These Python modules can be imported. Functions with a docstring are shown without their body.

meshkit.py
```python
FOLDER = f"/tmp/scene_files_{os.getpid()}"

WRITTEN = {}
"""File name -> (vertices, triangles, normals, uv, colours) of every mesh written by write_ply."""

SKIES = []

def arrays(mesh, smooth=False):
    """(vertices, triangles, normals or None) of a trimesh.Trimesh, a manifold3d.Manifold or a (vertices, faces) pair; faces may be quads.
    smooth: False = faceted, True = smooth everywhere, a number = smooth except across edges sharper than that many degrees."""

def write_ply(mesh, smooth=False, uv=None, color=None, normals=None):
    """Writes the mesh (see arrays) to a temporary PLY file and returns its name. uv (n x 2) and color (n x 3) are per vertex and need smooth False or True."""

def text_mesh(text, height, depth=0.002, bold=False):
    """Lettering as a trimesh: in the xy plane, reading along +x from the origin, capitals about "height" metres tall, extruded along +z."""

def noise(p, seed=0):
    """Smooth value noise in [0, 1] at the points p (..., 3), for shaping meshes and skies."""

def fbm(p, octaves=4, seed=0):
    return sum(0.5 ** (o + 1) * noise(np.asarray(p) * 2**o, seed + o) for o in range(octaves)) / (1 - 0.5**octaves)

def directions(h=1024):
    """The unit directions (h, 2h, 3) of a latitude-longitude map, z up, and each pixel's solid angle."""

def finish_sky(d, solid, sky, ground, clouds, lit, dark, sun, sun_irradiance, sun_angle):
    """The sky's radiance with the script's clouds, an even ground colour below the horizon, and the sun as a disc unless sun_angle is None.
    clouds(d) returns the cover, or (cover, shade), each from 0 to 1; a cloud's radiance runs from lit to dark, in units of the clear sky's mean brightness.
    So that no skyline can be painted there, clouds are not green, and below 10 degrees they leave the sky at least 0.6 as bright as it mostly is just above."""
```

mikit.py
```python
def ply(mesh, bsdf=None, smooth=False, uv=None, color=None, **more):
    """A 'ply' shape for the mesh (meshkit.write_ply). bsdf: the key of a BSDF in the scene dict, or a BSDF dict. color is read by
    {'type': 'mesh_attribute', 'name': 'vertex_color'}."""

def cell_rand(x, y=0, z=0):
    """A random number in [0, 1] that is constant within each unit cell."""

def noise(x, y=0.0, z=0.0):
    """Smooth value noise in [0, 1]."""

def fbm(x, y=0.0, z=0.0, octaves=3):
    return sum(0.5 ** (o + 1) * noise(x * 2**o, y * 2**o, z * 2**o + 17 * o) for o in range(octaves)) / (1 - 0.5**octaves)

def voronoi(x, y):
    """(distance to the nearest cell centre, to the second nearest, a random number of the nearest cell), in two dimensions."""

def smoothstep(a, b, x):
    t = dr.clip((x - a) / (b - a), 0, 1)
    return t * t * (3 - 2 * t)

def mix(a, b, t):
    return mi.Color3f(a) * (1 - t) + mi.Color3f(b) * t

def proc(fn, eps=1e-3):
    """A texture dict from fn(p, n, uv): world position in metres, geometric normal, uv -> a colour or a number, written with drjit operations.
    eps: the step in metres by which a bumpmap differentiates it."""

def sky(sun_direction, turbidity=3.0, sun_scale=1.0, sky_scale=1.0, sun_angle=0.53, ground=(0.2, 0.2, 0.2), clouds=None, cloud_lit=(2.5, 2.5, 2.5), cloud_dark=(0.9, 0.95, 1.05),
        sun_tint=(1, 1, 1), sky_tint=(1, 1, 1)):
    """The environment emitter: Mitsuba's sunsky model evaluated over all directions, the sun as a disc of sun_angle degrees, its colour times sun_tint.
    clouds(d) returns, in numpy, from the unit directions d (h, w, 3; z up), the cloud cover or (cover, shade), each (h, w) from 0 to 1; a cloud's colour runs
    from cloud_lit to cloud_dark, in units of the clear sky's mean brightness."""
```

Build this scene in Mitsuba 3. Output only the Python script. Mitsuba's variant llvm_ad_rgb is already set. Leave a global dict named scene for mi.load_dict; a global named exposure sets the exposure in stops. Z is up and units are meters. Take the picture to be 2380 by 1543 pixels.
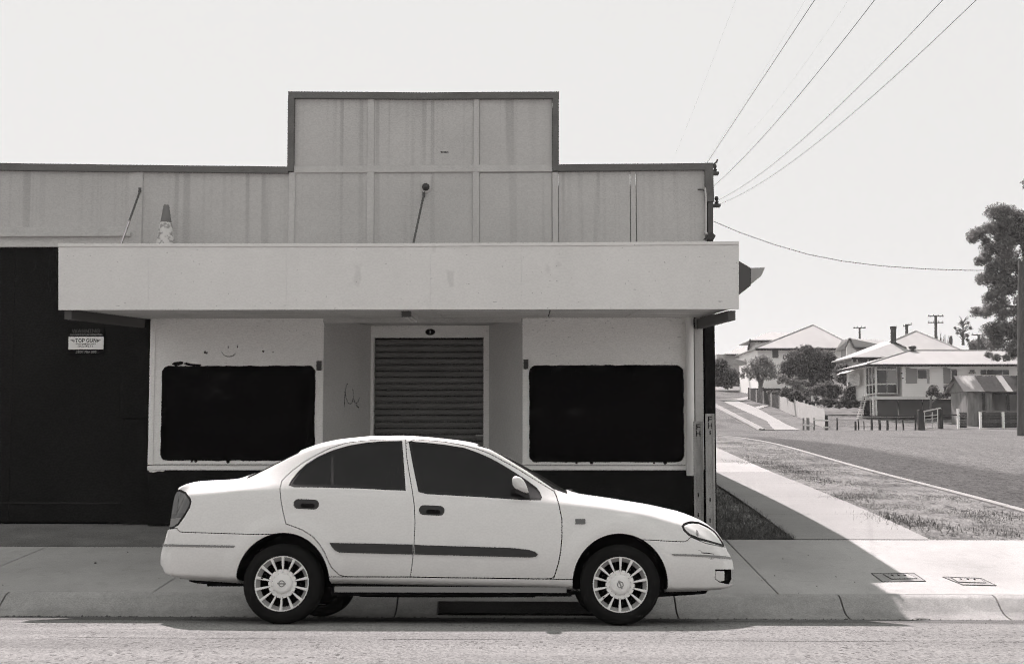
import math, random
import numpy as np, trimesh, shapely
import mitsuba as mi, drjit as dr
import manifold3d as m3
import mikit, meshkit
from mikit import proc, noise, fbm, cell_rand, voronoi, smoothstep
from scipy.interpolate import PchipInterpolator
from shapely.geometry import Polygon, LineString, box as sbox, Point
from shapely.ops import unary_union

scene, labels = {}, {}
rng = np.random.default_rng(7)
random.seed(7)
T = mi.ScalarTransform4f

# ------------------------------------------------------------------ camera, sky, exposure
# The lens was measured on the photograph (2380 x 1543 reading grid): focal length in grid pixels, horizon and vanishing points.
FOC, CU, HORIZON, VPX = 2477.0, 1190.0, 1000.0, 1245.0
CAM = np.array([0.0, 0.0, 1.45])
PITCH = math.atan(147.0 / FOC)
SHIFT = HORIZON - 771.5 - FOC * math.tan(PITCH)
YAW = -math.atan((VPX - CU) * math.cos(PITCH) / FOC)
FWD = np.array([math.sin(YAW) * math.cos(PITCH), math.cos(YAW) * math.cos(PITCH), math.sin(PITCH)])
RGT = np.array([math.cos(YAW), -math.sin(YAW), 0.0])
UPV = np.cross(RGT, FWD)
scene['camera'] = {'type': 'perspective', 'fov_axis': 'x', 'fov': math.degrees(2 * math.atan(CU / FOC)), 'near_clip': 0.05, 'far_clip': 5000.0,
                   'principal_point_offset_y': -SHIFT / 1543.0,
                   'to_world': T().look_at(origin=CAM.tolist(), target=(CAM + FWD).tolist(), up=[0, 0, 1])}
exposure = 2.5
SUN = (-0.84, 2.30, 3.285)


def thin_cloud(d):
    return np.ones(d.shape[:2]), np.clip(0.5 - 0.35 * d[..., 2] + 0.10 * d[..., 0], 0, 1)


scene['sky'] = mikit.sky(SUN, turbidity=3, sun_scale=1.2, sun_angle=0.6, ground=(0.2, 0.2, 0.2), clouds=thin_cloud,
                         cloud_lit=(1.64, 1.63, 1.605), cloud_dark=(1.36, 1.35, 1.33), sun_tint=(0.92, 1.0, 1.34))


# ------------------------------------------------------------------ measuring helpers: a reading on the photograph -> a point of the place
def ray(u, v):
    return FWD + RGT * ((u - CU) / FOC) - UPV * ((v - 771.5 - SHIFT) / FOC)


def P(u, v, Y):
    """the point of the upright plane y = Y that is read at (u, v)"""
    d = ray(u, v)
    return CAM + d * (Y / d[1])


# ground height: the street falls to the gutter, the footpath rises, the side street climbs to a crest and a hillside stands beyond
ZS = PchipInterpolator([-60, -8, 0, 4, 6, 7, 8.06, 9.0, 9.66], [-.5, .02, .13, .14, .12, .083, 0, -.133, -.225])
ZN = PchipInterpolator([9.66, 10.0, 12.75, 24, 38, 48, 60, 72, 80, 88, 97, 141, 200, 400, 1200],
                       [-.083, -.056, .164, .58, 1.08, 1.22, 1.27, 1.30, 1.42, 1.78, 2.4, 5.5, 9.0, 15, 20])


def zg(Y):
    return ZN(np.clip(Y, 9.66, 1200))


def G(u, v):
    """the point of the ground beyond the kerb that is read at (u, v)"""
    d = ray(u, v)
    Y = np.concatenate([np.linspace(10, 100, 3000), np.linspace(100, 900, 3000)])
    z = CAM[2] + d[2] / d[1] * Y
    i = int(np.argmax(z <= zg(Y)))
    return CAM + d * (Y[i] / d[1])


# ------------------------------------------------------------------ scene helpers
def numbered(key):
    if key not in used:
        used.add(key)
        return key
    n = 1
    while f'{key}_{n:03d}' in used:
        n += 1
    used.add(f'{key}_{n:03d}')
    return f'{key}_{n:03d}'


used = set()


def put(name, mesh, mat, parent=None, smooth=False, label=None, cat=None, group=None, kind=None, **kw):
    key = numbered(name if parent is None else parent + '__' + name)
    scene[key] = mikit.ply(mesh, 'mat_' + mat, smooth=smooth, **kw)
    tag(key, label, cat, group, kind)
    return key


def tag(key, label=None, cat=None, group=None, kind=None):
    d = {k: v for k, v in (('label', label), ('category', cat), ('group', group), ('kind', kind)) if v}
    if d:
        labels[key] = d


def thing(name, label, cat, group=None):
    key = numbered(name)
    tag(key, label, cat, group)
    return key


def box(x0, x1, y0, y1, z0, z1, c=0.0):
    if c <= 0:
        return trimesh.creation.box(bounds=[[x0, y0, z0], [x1, y1, z1]])
    pts = []
    for sx in (0, 1):
        for sy in (0, 1):
            for sz in (0, 1):
                X, Yy, Z = (x0, x1)[sx], (y0, y1)[sy], (z0, z1)[sz]
                dx, dy, dz = (1 - 2 * sx) * c, (1 - 2 * sy) * c, (1 - 2 * sz) * c
                pts += [(X + dx, Yy + dy, Z), (X + dx, Yy, Z + dz), (X, Yy + dy, Z + dz)]
    return trimesh.convex.convex_hull(np.array(pts))


def hull(pts):
    return trimesh.convex.convex_hull(np.array(pts, float))


def cat(ms):
    return trimesh.util.concatenate(ms)


def tube(pts, r, n=8):
    """a round bar along a line of points; r a number or one per point"""
    p = np.asarray(pts, float)
    r = np.broadcast_to(np.asarray(r, float), (len(p),))
    t = np.gradient(p, axis=0)
    t /= np.linalg.norm(t, axis=1, keepdims=True) + 1e-12
    ref = np.array([0, 0, 1.0]) if abs(t[:, 2]).mean() < 0.9 else np.array([1.0, 0, 0])
    a = np.cross(t, ref)
    a /= np.linalg.norm(a, axis=1, keepdims=True) + 1e-12
    b = np.cross(t, a)
    an = np.arange(n) * 2 * np.pi / n
    v = (p[:, None] + r[:, None, None] * (np.cos(an)[None, :, None] * a[:, None] + np.sin(an)[None, :, None] * b[:, None])).reshape(-1, 3)
    f = []
    for i in range(len(p) - 1):
        for j in range(n):
            k = (j + 1) % n
            f += [[i * n + j, i * n + k, (i + 1) * n + k], [i * n + j, (i + 1) * n + k, (i + 1) * n + j]]
    v = np.vstack([v, p[:1], p[-1:]])
    m = len(p) * n
    for j in range(n):
        k = (j + 1) % n
        f += [[m, k, j], [m + 1, (len(p) - 1) * n + j, (len(p) - 1) * n + k]]
    me = trimesh.Trimesh(v, f, process=False)
    if me.volume < 0:
        me.invert()
    return me


def lathe(profile, n=48):
    """profile (r, h) turned about the z axis"""
    return trimesh.creation.revolve(np.array(profile, float), sections=n)


def extrude(poly, h):
    polys = getattr(poly, 'geoms', [poly])
    return cat([trimesh.creation.extrude_polygon(p, h, engine='earcut') for p in polys if p.area > 1e-8])


def plate(poly, y_front, depth):
    """a polygon in (x, z) standing upright, its front at y_front, going back by depth"""
    m = extrude(poly, depth)
    m.vertices = np.c_[m.vertices[:, 0], y_front + m.vertices[:, 2], m.vertices[:, 1]]
    m.invert()
    return m


def quad_strip(A, B, nx):
    """a sheet between two rows of points given as (n,3), with nx cells across"""
    A, B = np.asarray(A, float), np.asarray(B, float)
    t = np.linspace(0, 1, nx + 1)[None, :, None]
    v = (A[:, None] * (1 - t) + B[:, None] * t).reshape(-1, 3)
    n, m = len(A), nx + 1
    i, j = np.meshgrid(np.arange(n - 1), np.arange(m - 1), indexing='ij')
    a = (i * m + j).ravel()
    f = np.vstack([np.c_[a, a + 1, a + m + 1], np.c_[a, a + m + 1, a + m]])
    me = trimesh.Trimesh(v, f, process=False)
    if me.face_normals[:, 2].mean() < 0:
        me.invert()
    return me


def sheet(poly, dz, size=1.5, fn=zg):
    """a polygon in (x, y) laid on the ground"""
    v, f = trimesh.creation.triangulate_polygon(poly, engine='earcut')
    v = np.c_[v, np.zeros(len(v))]
    v, f = trimesh.remesh.subdivide_to_size(v, f, size, max_iter=14)
    v = np.array(v)
    v[:, 2] = fn(v[:, 1]) + dz
    me = trimesh.Trimesh(v, f, process=False)
    if me.face_normals[:, 2].mean() < 0:
        me.invert()
    return me


def patch_px(pts, dz, size=1.5):
    return sheet(Polygon([G(u, v)[:2] for u, v in pts]).buffer(0), dz, size)


# ------------------------------------------------------------------ materials (the photograph is a slightly warm black-and-white print)
def grey(v):
    return [v, v * 0.992, v * 0.962]


def gcol(v):
    return mi.Color3f(v, v * 0.992, v * 0.962)


def two(b):
    return {'type': 'twosided', 'bsdf': b}


def plain(name, v, rough=0.7, spec=0.3, **kw):
    scene['mat_' + name] = two({'type': 'principled', 'base_color': {'type': 'rgb', 'value': grey(v)}, 'roughness': rough, 'specular': spec, **kw})


def tex(name, fn, rough=0.8, spec=0.2, bump=None, scale=1.0, eps=1e-3, **kw):
    b = {'type': 'principled', 'base_color': proc(fn), 'roughness': rough, 'specular': spec, **kw}
    if bump is not None:
        b = {'type': 'bumpmap', 'nested_texture': proc(bump, eps), 'nested_bsdf': b, 'scale': scale}
    scene['mat_' + name] = two(b)


def grain(p, s=140.0, a=0.10):
    return 1.0 + 1.5 * a * (cell_rand(p.x * s * .62, p.y * s * .62, p.z * s * .62) - 0.5)


def blot(p, s):
    return fbm(p.x * s, p.y * s, p.z * s, 4)


def asphalt_fn(p, n, uv):
    v = 0.156 * (0.84 + 0.32 * fbm(p.x * .5, p.y * 2.2, 0, 3)) * (0.74 + 0.52 * cell_rand(p.x * 75, p.y * 44))
    wheel = smoothstep(0.35, 0.75, fbm(p.x * .35, p.y * 5.0, 3.0, 3))
    v = v * (0.90 + 0.17 * wheel)
    dark = smoothstep(.90, .94, cell_rand(p.x * 45, p.y * 26, 4)) * smoothstep(.35, .6, fbm(p.x * .8, p.y * 1.6, 5, 2))
    v = v * (1 - 0.45 * dark)
    crack = dr.abs(p.y - (7.10 + 0.05 * (fbm(p.x * 1.3, 0, 0, 4) - .5) - .006 * p.x))
    v = v * (1 - 0.7 * (1 - smoothstep(.006, .022, crack)) * smoothstep(.3, .55, noise(p.x * 2.6, 4, 0)))
    edge = smoothstep(8.2, 8.9, p.y + .6 * (fbm(p.x * 3, p.y * 3, 0, 3) - .5))  # awning and car shade along the gutter, painted darker into the asphalt
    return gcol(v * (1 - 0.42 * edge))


def asphalt_bump(p, n, uv):
    return noise(p.x * 90, p.y * 90, 0) * 0.6 + noise(p.x * 35, p.y * 35, 1)


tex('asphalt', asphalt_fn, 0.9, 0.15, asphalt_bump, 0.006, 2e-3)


def side_fn(p, n, uv):
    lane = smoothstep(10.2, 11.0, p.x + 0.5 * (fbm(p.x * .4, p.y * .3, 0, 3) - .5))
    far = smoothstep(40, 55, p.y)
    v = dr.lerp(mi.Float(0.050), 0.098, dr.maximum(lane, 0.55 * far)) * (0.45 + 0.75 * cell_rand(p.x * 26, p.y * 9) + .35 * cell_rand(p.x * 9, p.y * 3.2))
    v = v * (0.85 + 0.3 * fbm(p.x * 1.2, p.y * .12, 2, 3))
    patch = smoothstep(.62, .68, fbm(p.x * .35, p.y * .10, 9, 3))
    return gcol(v * (1 - .25 * patch))


tex('side_asphalt', side_fn, 0.9, 0.15, lambda p, n, uv: noise(p.x * 30, p.y * 30, 0), 0.006, 4e-3)


def concrete_fn(p, n, uv):
    v = 0.29 * (0.80 + 0.40 * blot(p, 1.1)) * (0.93 + .14 * fbm(p.x * 9, p.y * 9, p.z * 9, 3)) * grain(p, 190, .10)
    spot = smoothstep(.80, .86, noise(p.x * 13, p.y * 13, 2))
    return gcol(v * (1 - .07 * spot))


tex('concrete', concrete_fn, 0.85, 0.2, lambda p, n, uv: noise(p.x * 120, p.y * 120, p.z * 120) + 2 * noise(p.x * 9, p.y * 9, 0), 0.0018, 2e-3)


def kerb_fn(p, n, uv):
    v = 0.29 * (0.70 + 0.6 * blot(p, 2.3)) * (0.86 + .28 * fbm(p.x * 22, p.y * 22, p.z * 22, 3)) * grain(p, 170, .2)
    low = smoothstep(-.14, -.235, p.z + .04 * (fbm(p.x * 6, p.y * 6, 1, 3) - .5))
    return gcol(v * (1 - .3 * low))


tex('kerb_concrete', kerb_fn, 0.9, 0.15, lambda p, n, uv: noise(p.x * 90, p.y * 90, p.z * 90) + 2 * noise(p.x * 14, p.y * 14, p.z * 14), 0.003, 2e-3)
tex('stained_concrete', lambda p, n, uv: gcol(.135 * (.55 + .9 * fbm(p.x * 2.2, p.y * 7, p.z * 7, 4)) * grain(p, 160, .2)), 0.9, .15,
    lambda p, n, uv: noise(p.x * 40, p.y * 40, p.z * 40), .006, 2e-3)
tex('path_concrete', lambda p, n, uv: gcol(.225 * (.88 + .24 * blot(p, .9)) * (.95 + .1 * fbm(p.x * 2, p.y * 14, 0, 2)) * grain(p, 120, .12)), .85, .2)


def dirt_fn(p, n, uv):
    v = 0.165 * (0.60 + 0.8 * fbm(p.x * 2.6, p.y * 2.2, 0, 5)) * (.72 + .56 * cell_rand(p.x * 38, p.y * 20))
    v = v * (1 - .6 * smoothstep(.66, .76, fbm(p.x * 9, p.y * 5, 3, 3)))
    g = smoothstep(.50, .66, fbm(p.x * 1.1, p.y * 1.1, 7, 4))
    return gcol(v * (1 - .28 * g))


tex('dirt', dirt_fn, .95, .1, lambda p, n, uv: fbm(p.x * 12, p.y * 12, 0, 4), .05, 4e-3)
tex('lawn_soil', lambda p, n, uv: gcol(.24 * (.5 + fbm(p.x * 6, p.y * 6, 0, 4))), .95, .1)
tex('field', lambda p, n, uv: gcol(.105 * (.55 + .9 * fbm(p.x * .35, p.y * .3, 0, 5)) * (.8 + .4 * noise(p.x * 3, p.y * 2, 0))), .95, .1)
tex('hill_scrub', lambda p, n, uv: gcol(.17 * (.4 + 1.2 * fbm(p.x * .06, p.y * .04, p.z * .12, 4))), .95, .1)


def parapet_fn(p, n, uv):
    v = 0.415 * (.90 + .20 * blot(p, 1.3)) * grain(p, 110, .10)
    top = dr.select(p.x > -3.0, dr.select(p.x < .3, 5.38, 4.52), 4.52)
    fall = dr.clip((top - p.z) / 1.3, 0, 1)
    s = smoothstep(.55, .80, noise(p.x * 21, p.z * .35, 1)) * smoothstep(.42, .66, noise(p.x * 3.1, 0, 6)) * (1 - .6 * fall)
    s2 = smoothstep(.60, .85, noise(p.x * 43, p.z * .5, 3)) * (1 - .8 * fall)
    return gcol(v * (1 - .19 * s - .06 * s2))


tex('parapet_paint', parapet_fn, .75, .25, lambda p, n, uv: noise(p.x * 60, p.y * 60, p.z * 60), .0012, 2e-3)
tex('batten_paint', lambda p, n, uv: gcol(.425 * (.9 + .2 * fbm(p.x * 8, p.y * 8, p.z * 1.2, 3)) * grain(p, 110, .10)), .75, .25)
tex('capping_paint', lambda p, n, uv: gcol(.115 * (.75 + .5 * fbm(p.x * 2.2, p.y * 2, p.z * 6, 4)) * grain(p, 110, .14)), .75, .25)


def fascia_fn(p, n, uv):
    v = 0.595 * (.95 + .10 * fbm(p.x * .9, p.y, p.z * .7, 3)) * (.96 + .08 * fbm(p.x * 7, p.y * 9, p.z * 1.2, 3)) * grain(p, 105, .05)
    spk = smoothstep(.955, .975, noise(p.x * 34, 2, p.z * 34))
    scuff = smoothstep(.70, .80, fbm(p.x * 6, 1, p.z * 3.4, 3)) * (1 - smoothstep(.2, .62, dr.abs(p.z - 2.86))) * (1 - smoothstep(.8, 1.5, dr.abs(p.x + .75)))
    return gcol(v * (1 - .40 * spk) * (1 - .13 * scuff))


tex('fascia_paint', fascia_fn, .6, .3, lambda p, n, uv: noise(p.x * 25, p.y * 25, p.z * 25), .0016, 2e-3)


def wall_fn(p, n, uv):
    v = 0.77 * (.90 + .20 * fbm(p.x * 1.2, p.y, p.z * .9, 4)) * grain(p, 105, .10)
    spk = smoothstep(.91, .95, noise(p.x * 36, 2, p.z * 36)) * smoothstep(.4, .6, noise(p.x * 2.2, 0, p.z * 2.2))
    return gcol(v * (1 - .3 * spk))


tex('wall_paint', wall_fn, .7, .25, lambda p, n, uv: noise(p.x * 50, p.y * 50, p.z * 50), .001, 2e-3)
tex('entry_paint', lambda p, n, uv: gcol(.50 * (.9 + .2 * fbm(p.x * 1.5, p.y * 1.5, p.z * 1.2, 3)) * grain(p, 105, .12)), .75, .2)
tex('soffit_paint', lambda p, n, uv: gcol(.42 * (.85 + .3 * fbm(p.x * 2, p.y * 4, 0, 3)) * grain(p, 105, .10)), .8, .2)
tex('black_paint', lambda p, n, uv: gcol(.0085 * (.5 + 1.0 * fbm(p.x * 1.3, p.y, p.z * .8, 4)) * grain(p, 100, .5)), .85, .12)


def blackboard_fn(p, n, uv):
    w = smoothstep(.50, .85, fbm(p.x * 2.1, 3, p.z * 3.0, 4)) * (.5 + .5 * noise(p.x * 13, 0, p.z * 2))
    return gcol(.0010 + .030 * w * w)


tex('window_black', blackboard_fn, .7, .05)
tex('shutter_metal', lambda p, n, uv: gcol(.135 * (.75 + .5 * fbm(p.x * 3, p.y, p.z * 9, 3)) * grain(p, 100, .25)), .5, .35)
plain('dark_metal', .035, .5, .4)
plain('pale_metal', .45, .45, .4)
plain('black_edge', .014, .6, .2)
plain('dark_steel', .075, .6, .3)
plain('black_hole', .006, .9, .05)
tex('post_metal', lambda p, n, uv: gcol(.30 * (.7 + .6 * fbm(p.x * 25, p.y * 9, p.z * 5, 3)) * grain(p, 130, .2)), .55, .4)
plain('pipe_paint', .66, .45, .4)
plain('lettering', .010, .7, .2)
plain('sign_black', .007, .85, .06)
plain('sign_white', .62, .5, .3)
plain('sign_grey', .24, .5, .3)
plain('sign_dim', .07, .8, .1)
tex('cone_rubber', lambda p, n, uv: gcol(.15 * (.8 + .4 * fbm(p.x * 9, p.y * 9, p.z * 9, 3))), .7, .2)
tex('cone_band', lambda p, n, uv: gcol(dr.lerp(mi.Float(.50), .25, smoothstep(.45, .62, fbm(p.x * 22, p.y * 22, p.z * 22, 3)))), .6, .3)
# car
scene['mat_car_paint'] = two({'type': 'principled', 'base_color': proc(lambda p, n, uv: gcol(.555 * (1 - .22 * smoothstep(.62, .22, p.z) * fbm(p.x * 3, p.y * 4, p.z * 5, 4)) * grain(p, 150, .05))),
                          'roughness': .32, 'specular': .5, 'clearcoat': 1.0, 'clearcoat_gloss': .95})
tex('car_glass', lambda p, n, uv: gcol(.0035 + .010 * fbm(p.x * 2.2, p.y * 2, p.z * 3.5, 4)), .07, .22)
plain('car_rubber', .010, .6, .3)
plain('car_trim', .020, .5, .35)
plain('car_under', .006, .9, .05)
plain('lamp_clear', .55, .12, .6, clearcoat=1.0)
plain('lamp_red', .055, .10, .6, clearcoat=1.0)
plain('lamp_dark', .03, .15, .6, clearcoat=1.0)
plain('hubcap_silver', .66, .36, .5)
plain('hubcap_dish', .24, .45, .4)  # hubcap silver with the shading of the dish put into its colour
plain('hub_grey', .17, .45, .4)
plain('hub_dark', .02, .7, .2)
tex('tyre_rubber', lambda p, n, uv: gcol(.009 * (.7 + .6 * fbm(p.x * 9, p.y * 9, p.z * 9, 3))), .85, .08)
# distance
tex('roof_metal', lambda p, n, uv: gcol(.295 * (.92 + .16 * fbm(p.x * .5, p.y * .5, p.z * .5, 3)) * (.96 + .08 * noise(p.x * 1.4, 0, 0))), .6, .3)
tex('roof_grey', lambda p, n, uv: gcol(.30 * (.85 + .3 * fbm(p.x * .6, p.y * .6, p.z * .6, 4)) * (.93 + .14 * noise(p.x * 1.4, 0, 0))), .6, .3)
tex('house_pale', lambda p, n, uv: gcol(.74 * (.93 + .14 * blot(p, .7)) * (.94 + .06 * smoothstep(.10, .25, (p.z * 6.0) - dr.floor(p.z * 6.0)))), .8, .2)
tex('house_grey', lambda p, n, uv: gcol(.32 * (.9 + .2 * blot(p, .7)) * (.93 + .07 * smoothstep(.10, .25, (p.z * 6.0) - dr.floor(p.z * 6.0)))), .8, .2)
plain('house_dark', .085, .8, .2)
plain('house_pane', .035, .12, .5)
plain('paling_paint', .40, .8, .2)
plain('house_white', .60, .7, .25)
plain('curtain', .26, .8, .2)
plain('eave_dark', .03, .8, .2)
tex('wood_dark', lambda p, n, uv: gcol(.050 * (.6 + .8 * fbm(p.x * 6, p.y * 6, p.z * 1.5, 3))), .9, .1)
tex('wood_grey', lambda p, n, uv: gcol(.20 * (.6 + .8 * fbm(p.x * 3, p.y * 3, p.z * .9, 3))), .9, .1)
tex('rusty_roof', lambda p, n, uv: gcol(dr.lerp(mi.Float(.12), .42, smoothstep(.47, .62, fbm(p.x * .8, p.y * .3, 0, 4) + .10 * smoothstep(36.5, 33.0, p.x)))), .8, .2)
tex('pole_wood', lambda p, n, uv: gcol(.105 * (.6 + .8 * fbm(p.x * 9, p.y * 9, p.z * .8, 4))), .9, .1)
tex('bark', lambda p, n, uv: gcol(.12 * (.6 + .8 * fbm(p.x * 5, p.y * 5, p.z * 2, 3))), .9, .1)
for nm, v in (('leaf_dark', .12), ('leaf_mid', .17), ('leaf_pale', .23), ('leaf_gum', .20)):
    scene['mat_' + nm] = {'type': 'principledthin', 'base_color': proc(lambda p, n, uv, v=v: gcol(v * (.55 + .9 * cell_rand(p.x * 3.6, p.y * 3.6, p.z * 3.6)))), 'roughness': .6, 'diff_trans': .8, 'spec_trans': 0.0}
for nm, v in (('grass_dry', .27), ('grass_dark', .13), ('weed', .11)):
    scene['mat_' + nm] = two({'type': 'principled', 'base_color': proc(lambda p, n, uv, v=v: gcol(v * (.5 + .9 * cell_rand(p.x * 14, p.y * 14, 0)))), 'roughness': .8, 'specular': .15})
plain('wire', .02, .6, .3)

# ------------------------------------------------------------------ setting: street, kerb, footpath
YW = 12.65          # plane of the shop front
YA = 10.40          # plane of the awning fascia
ys = np.r_[np.linspace(-40, -8, 12), np.linspace(-7, 5, 20), np.linspace(5.2, 9.66, 50)]
xs = [-45.0, 60.0]
A = [[xs[0], y, float(ZS(y))] for y in ys]
B = [[xs[1], y, float(ZS(y))] for y in ys]
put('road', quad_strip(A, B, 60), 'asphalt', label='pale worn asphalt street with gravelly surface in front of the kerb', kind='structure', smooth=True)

kerb = 'kerb'
tag(kerb, 'low concrete kerb with dark joints along the street', kind='structure')
KP = [(9.58, -.222), (9.64, -.212), (9.70, -.205), (9.755, -.190), (9.80, -.165), (9.90, -.085), (9.945, -.066), (9.995, -.058), (9.995, -.30), (9.58, -.30)]


def kerb_piece(x0, x1, slope=(0, 0)):
    a = Polygon(KP)
    m = extrude(a, x1 - x0)
    m.vertices = np.c_[x0 + m.vertices[:, 2], m.vertices[:, 0], m.vertices[:, 1]]
    return m


KJ = [-40, -24, -16, -12.2, -8.55, -4.93, -1.27, .95, 1.27, 2.78, 4.19, 7.0, 10.5, 20, 60]
for a, b in zip(KJ[:-1], KJ[1:]):
    if a == -1.27:
        continue
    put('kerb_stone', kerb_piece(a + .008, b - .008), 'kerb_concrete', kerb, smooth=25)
put('joint_bed', box(-40, 60, 9.60, 9.99, -.32, -.235), 'black_hole', kerb)
# the gully: the kerb between two joints is a lintel over an open drain mouth
gul = thing('drain_inlet', 'dark drain mouth in the kerb under the white car', 'drain')
op = sbox(-.90, -.205, .62, -.092)
for a, b in ((-1.262, -.90), (.62, .942)):
    put('cheek', kerb_piece(a, b), 'kerb_concrete', gul, smooth=25)
lint = extrude(Polygon([(9.83, -.105), (9.90, -.085), (9.945, -.066), (9.995, -.058), (9.995, -.105)]), 1.52)
lint.vertices = np.c_[-.90 + lint.vertices[:, 2], lint.vertices[:, 0], lint.vertices[:, 1]]
put('lintel', lint, 'kerb_concrete', gul, smooth=25)
put('throat', cat([box(-.90, .62, 9.96, 9.99, -.45, -.105), box(-.90, .62, 9.62, 9.96, -.47, -.44)]), 'stained_concrete', gul)
lip = extrude(Polygon([(9.58, -.222), (9.64, -.212), (9.675, -.206), (9.675, -.30), (9.58, -.30)]), 1.52)
lip.vertices = np.c_[-.90 + lip.vertices[:, 2], lip.vertices[:, 0], lip.vertices[:, 1]]
put('lip', lip, 'kerb_concrete', gul)

pav = 'pavement'
tag(pav, 'concrete footpath in front of the shop, its slabs parted by thin joints', kind='structure')
PY0, PY1 = 10.0, 12.75


def slab(x0, x1, y0, y1, mat='concrete', parent=pav, name='slab', shift=0.0, c=.006, z0=None, z1=None):
    za, zb = (-.056 + .08 * (y - 10.0) for y in (y0, y1))
    if z0 is not None:
        za, zb = z0, z1
    k = c * 1.0
    pts = [(x0 + k, y0 + k, za), (x1 - k, y0 + k, za), (x1 - k, y1 - k, zb), (x0 + k, y1 - k, zb),
           (x0, y0, za - k), (x1, y0, za - k), (x1, y1, zb - k), (x0, y1, zb - k),
           (x0, y0, za - .12), (x1, y0, za - .12), (x1, y1, zb - .12), (x0, y1, zb - .12)]
    pts = [(p[0] + shift * (p[1] - y0), p[1], p[2]) for p in pts]
    return put(name, hull(pts), mat, parent)


SJ = [-40, -30, -22, -17.4, -15.4, -13.45, -11.5, -9.5, -7.55, -5.6, -3.58, -1.6, .35, 2.24, 7.0]
for a, b in zip(SJ[:-1], SJ[1:]):
    slab(a + .005, b - .005, PY0 + .004, 12.20 if b < 2.2 else 12.745)
put('slab_bed', hull([(x, y, z) for x in (-40, 7) for y, z in ((10.0, -.20), (12.7, .02), (12.7, .14 - .012), (10.0, -.077))]), 'black_hole', pav)
# a steeper stained apron rises from the slabs to the foot of the shop wall
for a, b in zip([-40, -20, -7.1, -3.4, -.9], [-20, -7.1, -3.4, -.9, 2.07]):
    slab(a + .004, b - .004, 12.205, 12.66 if b > -3.3 else 12.735, 'stained_concrete', pav, 'apron', c=.01, z0=.135, z1=.335)

# side street: path, verge, its kerb and its asphalt
def side_x(Y):
    return 6.85 + .042 * (Y - 13) - np.clip(Y - 34, 0, 60) ** 2 * .0008


YS = np.r_[np.linspace(12.76, 30, 70), np.linspace(30.5, 79, 100)]


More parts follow.
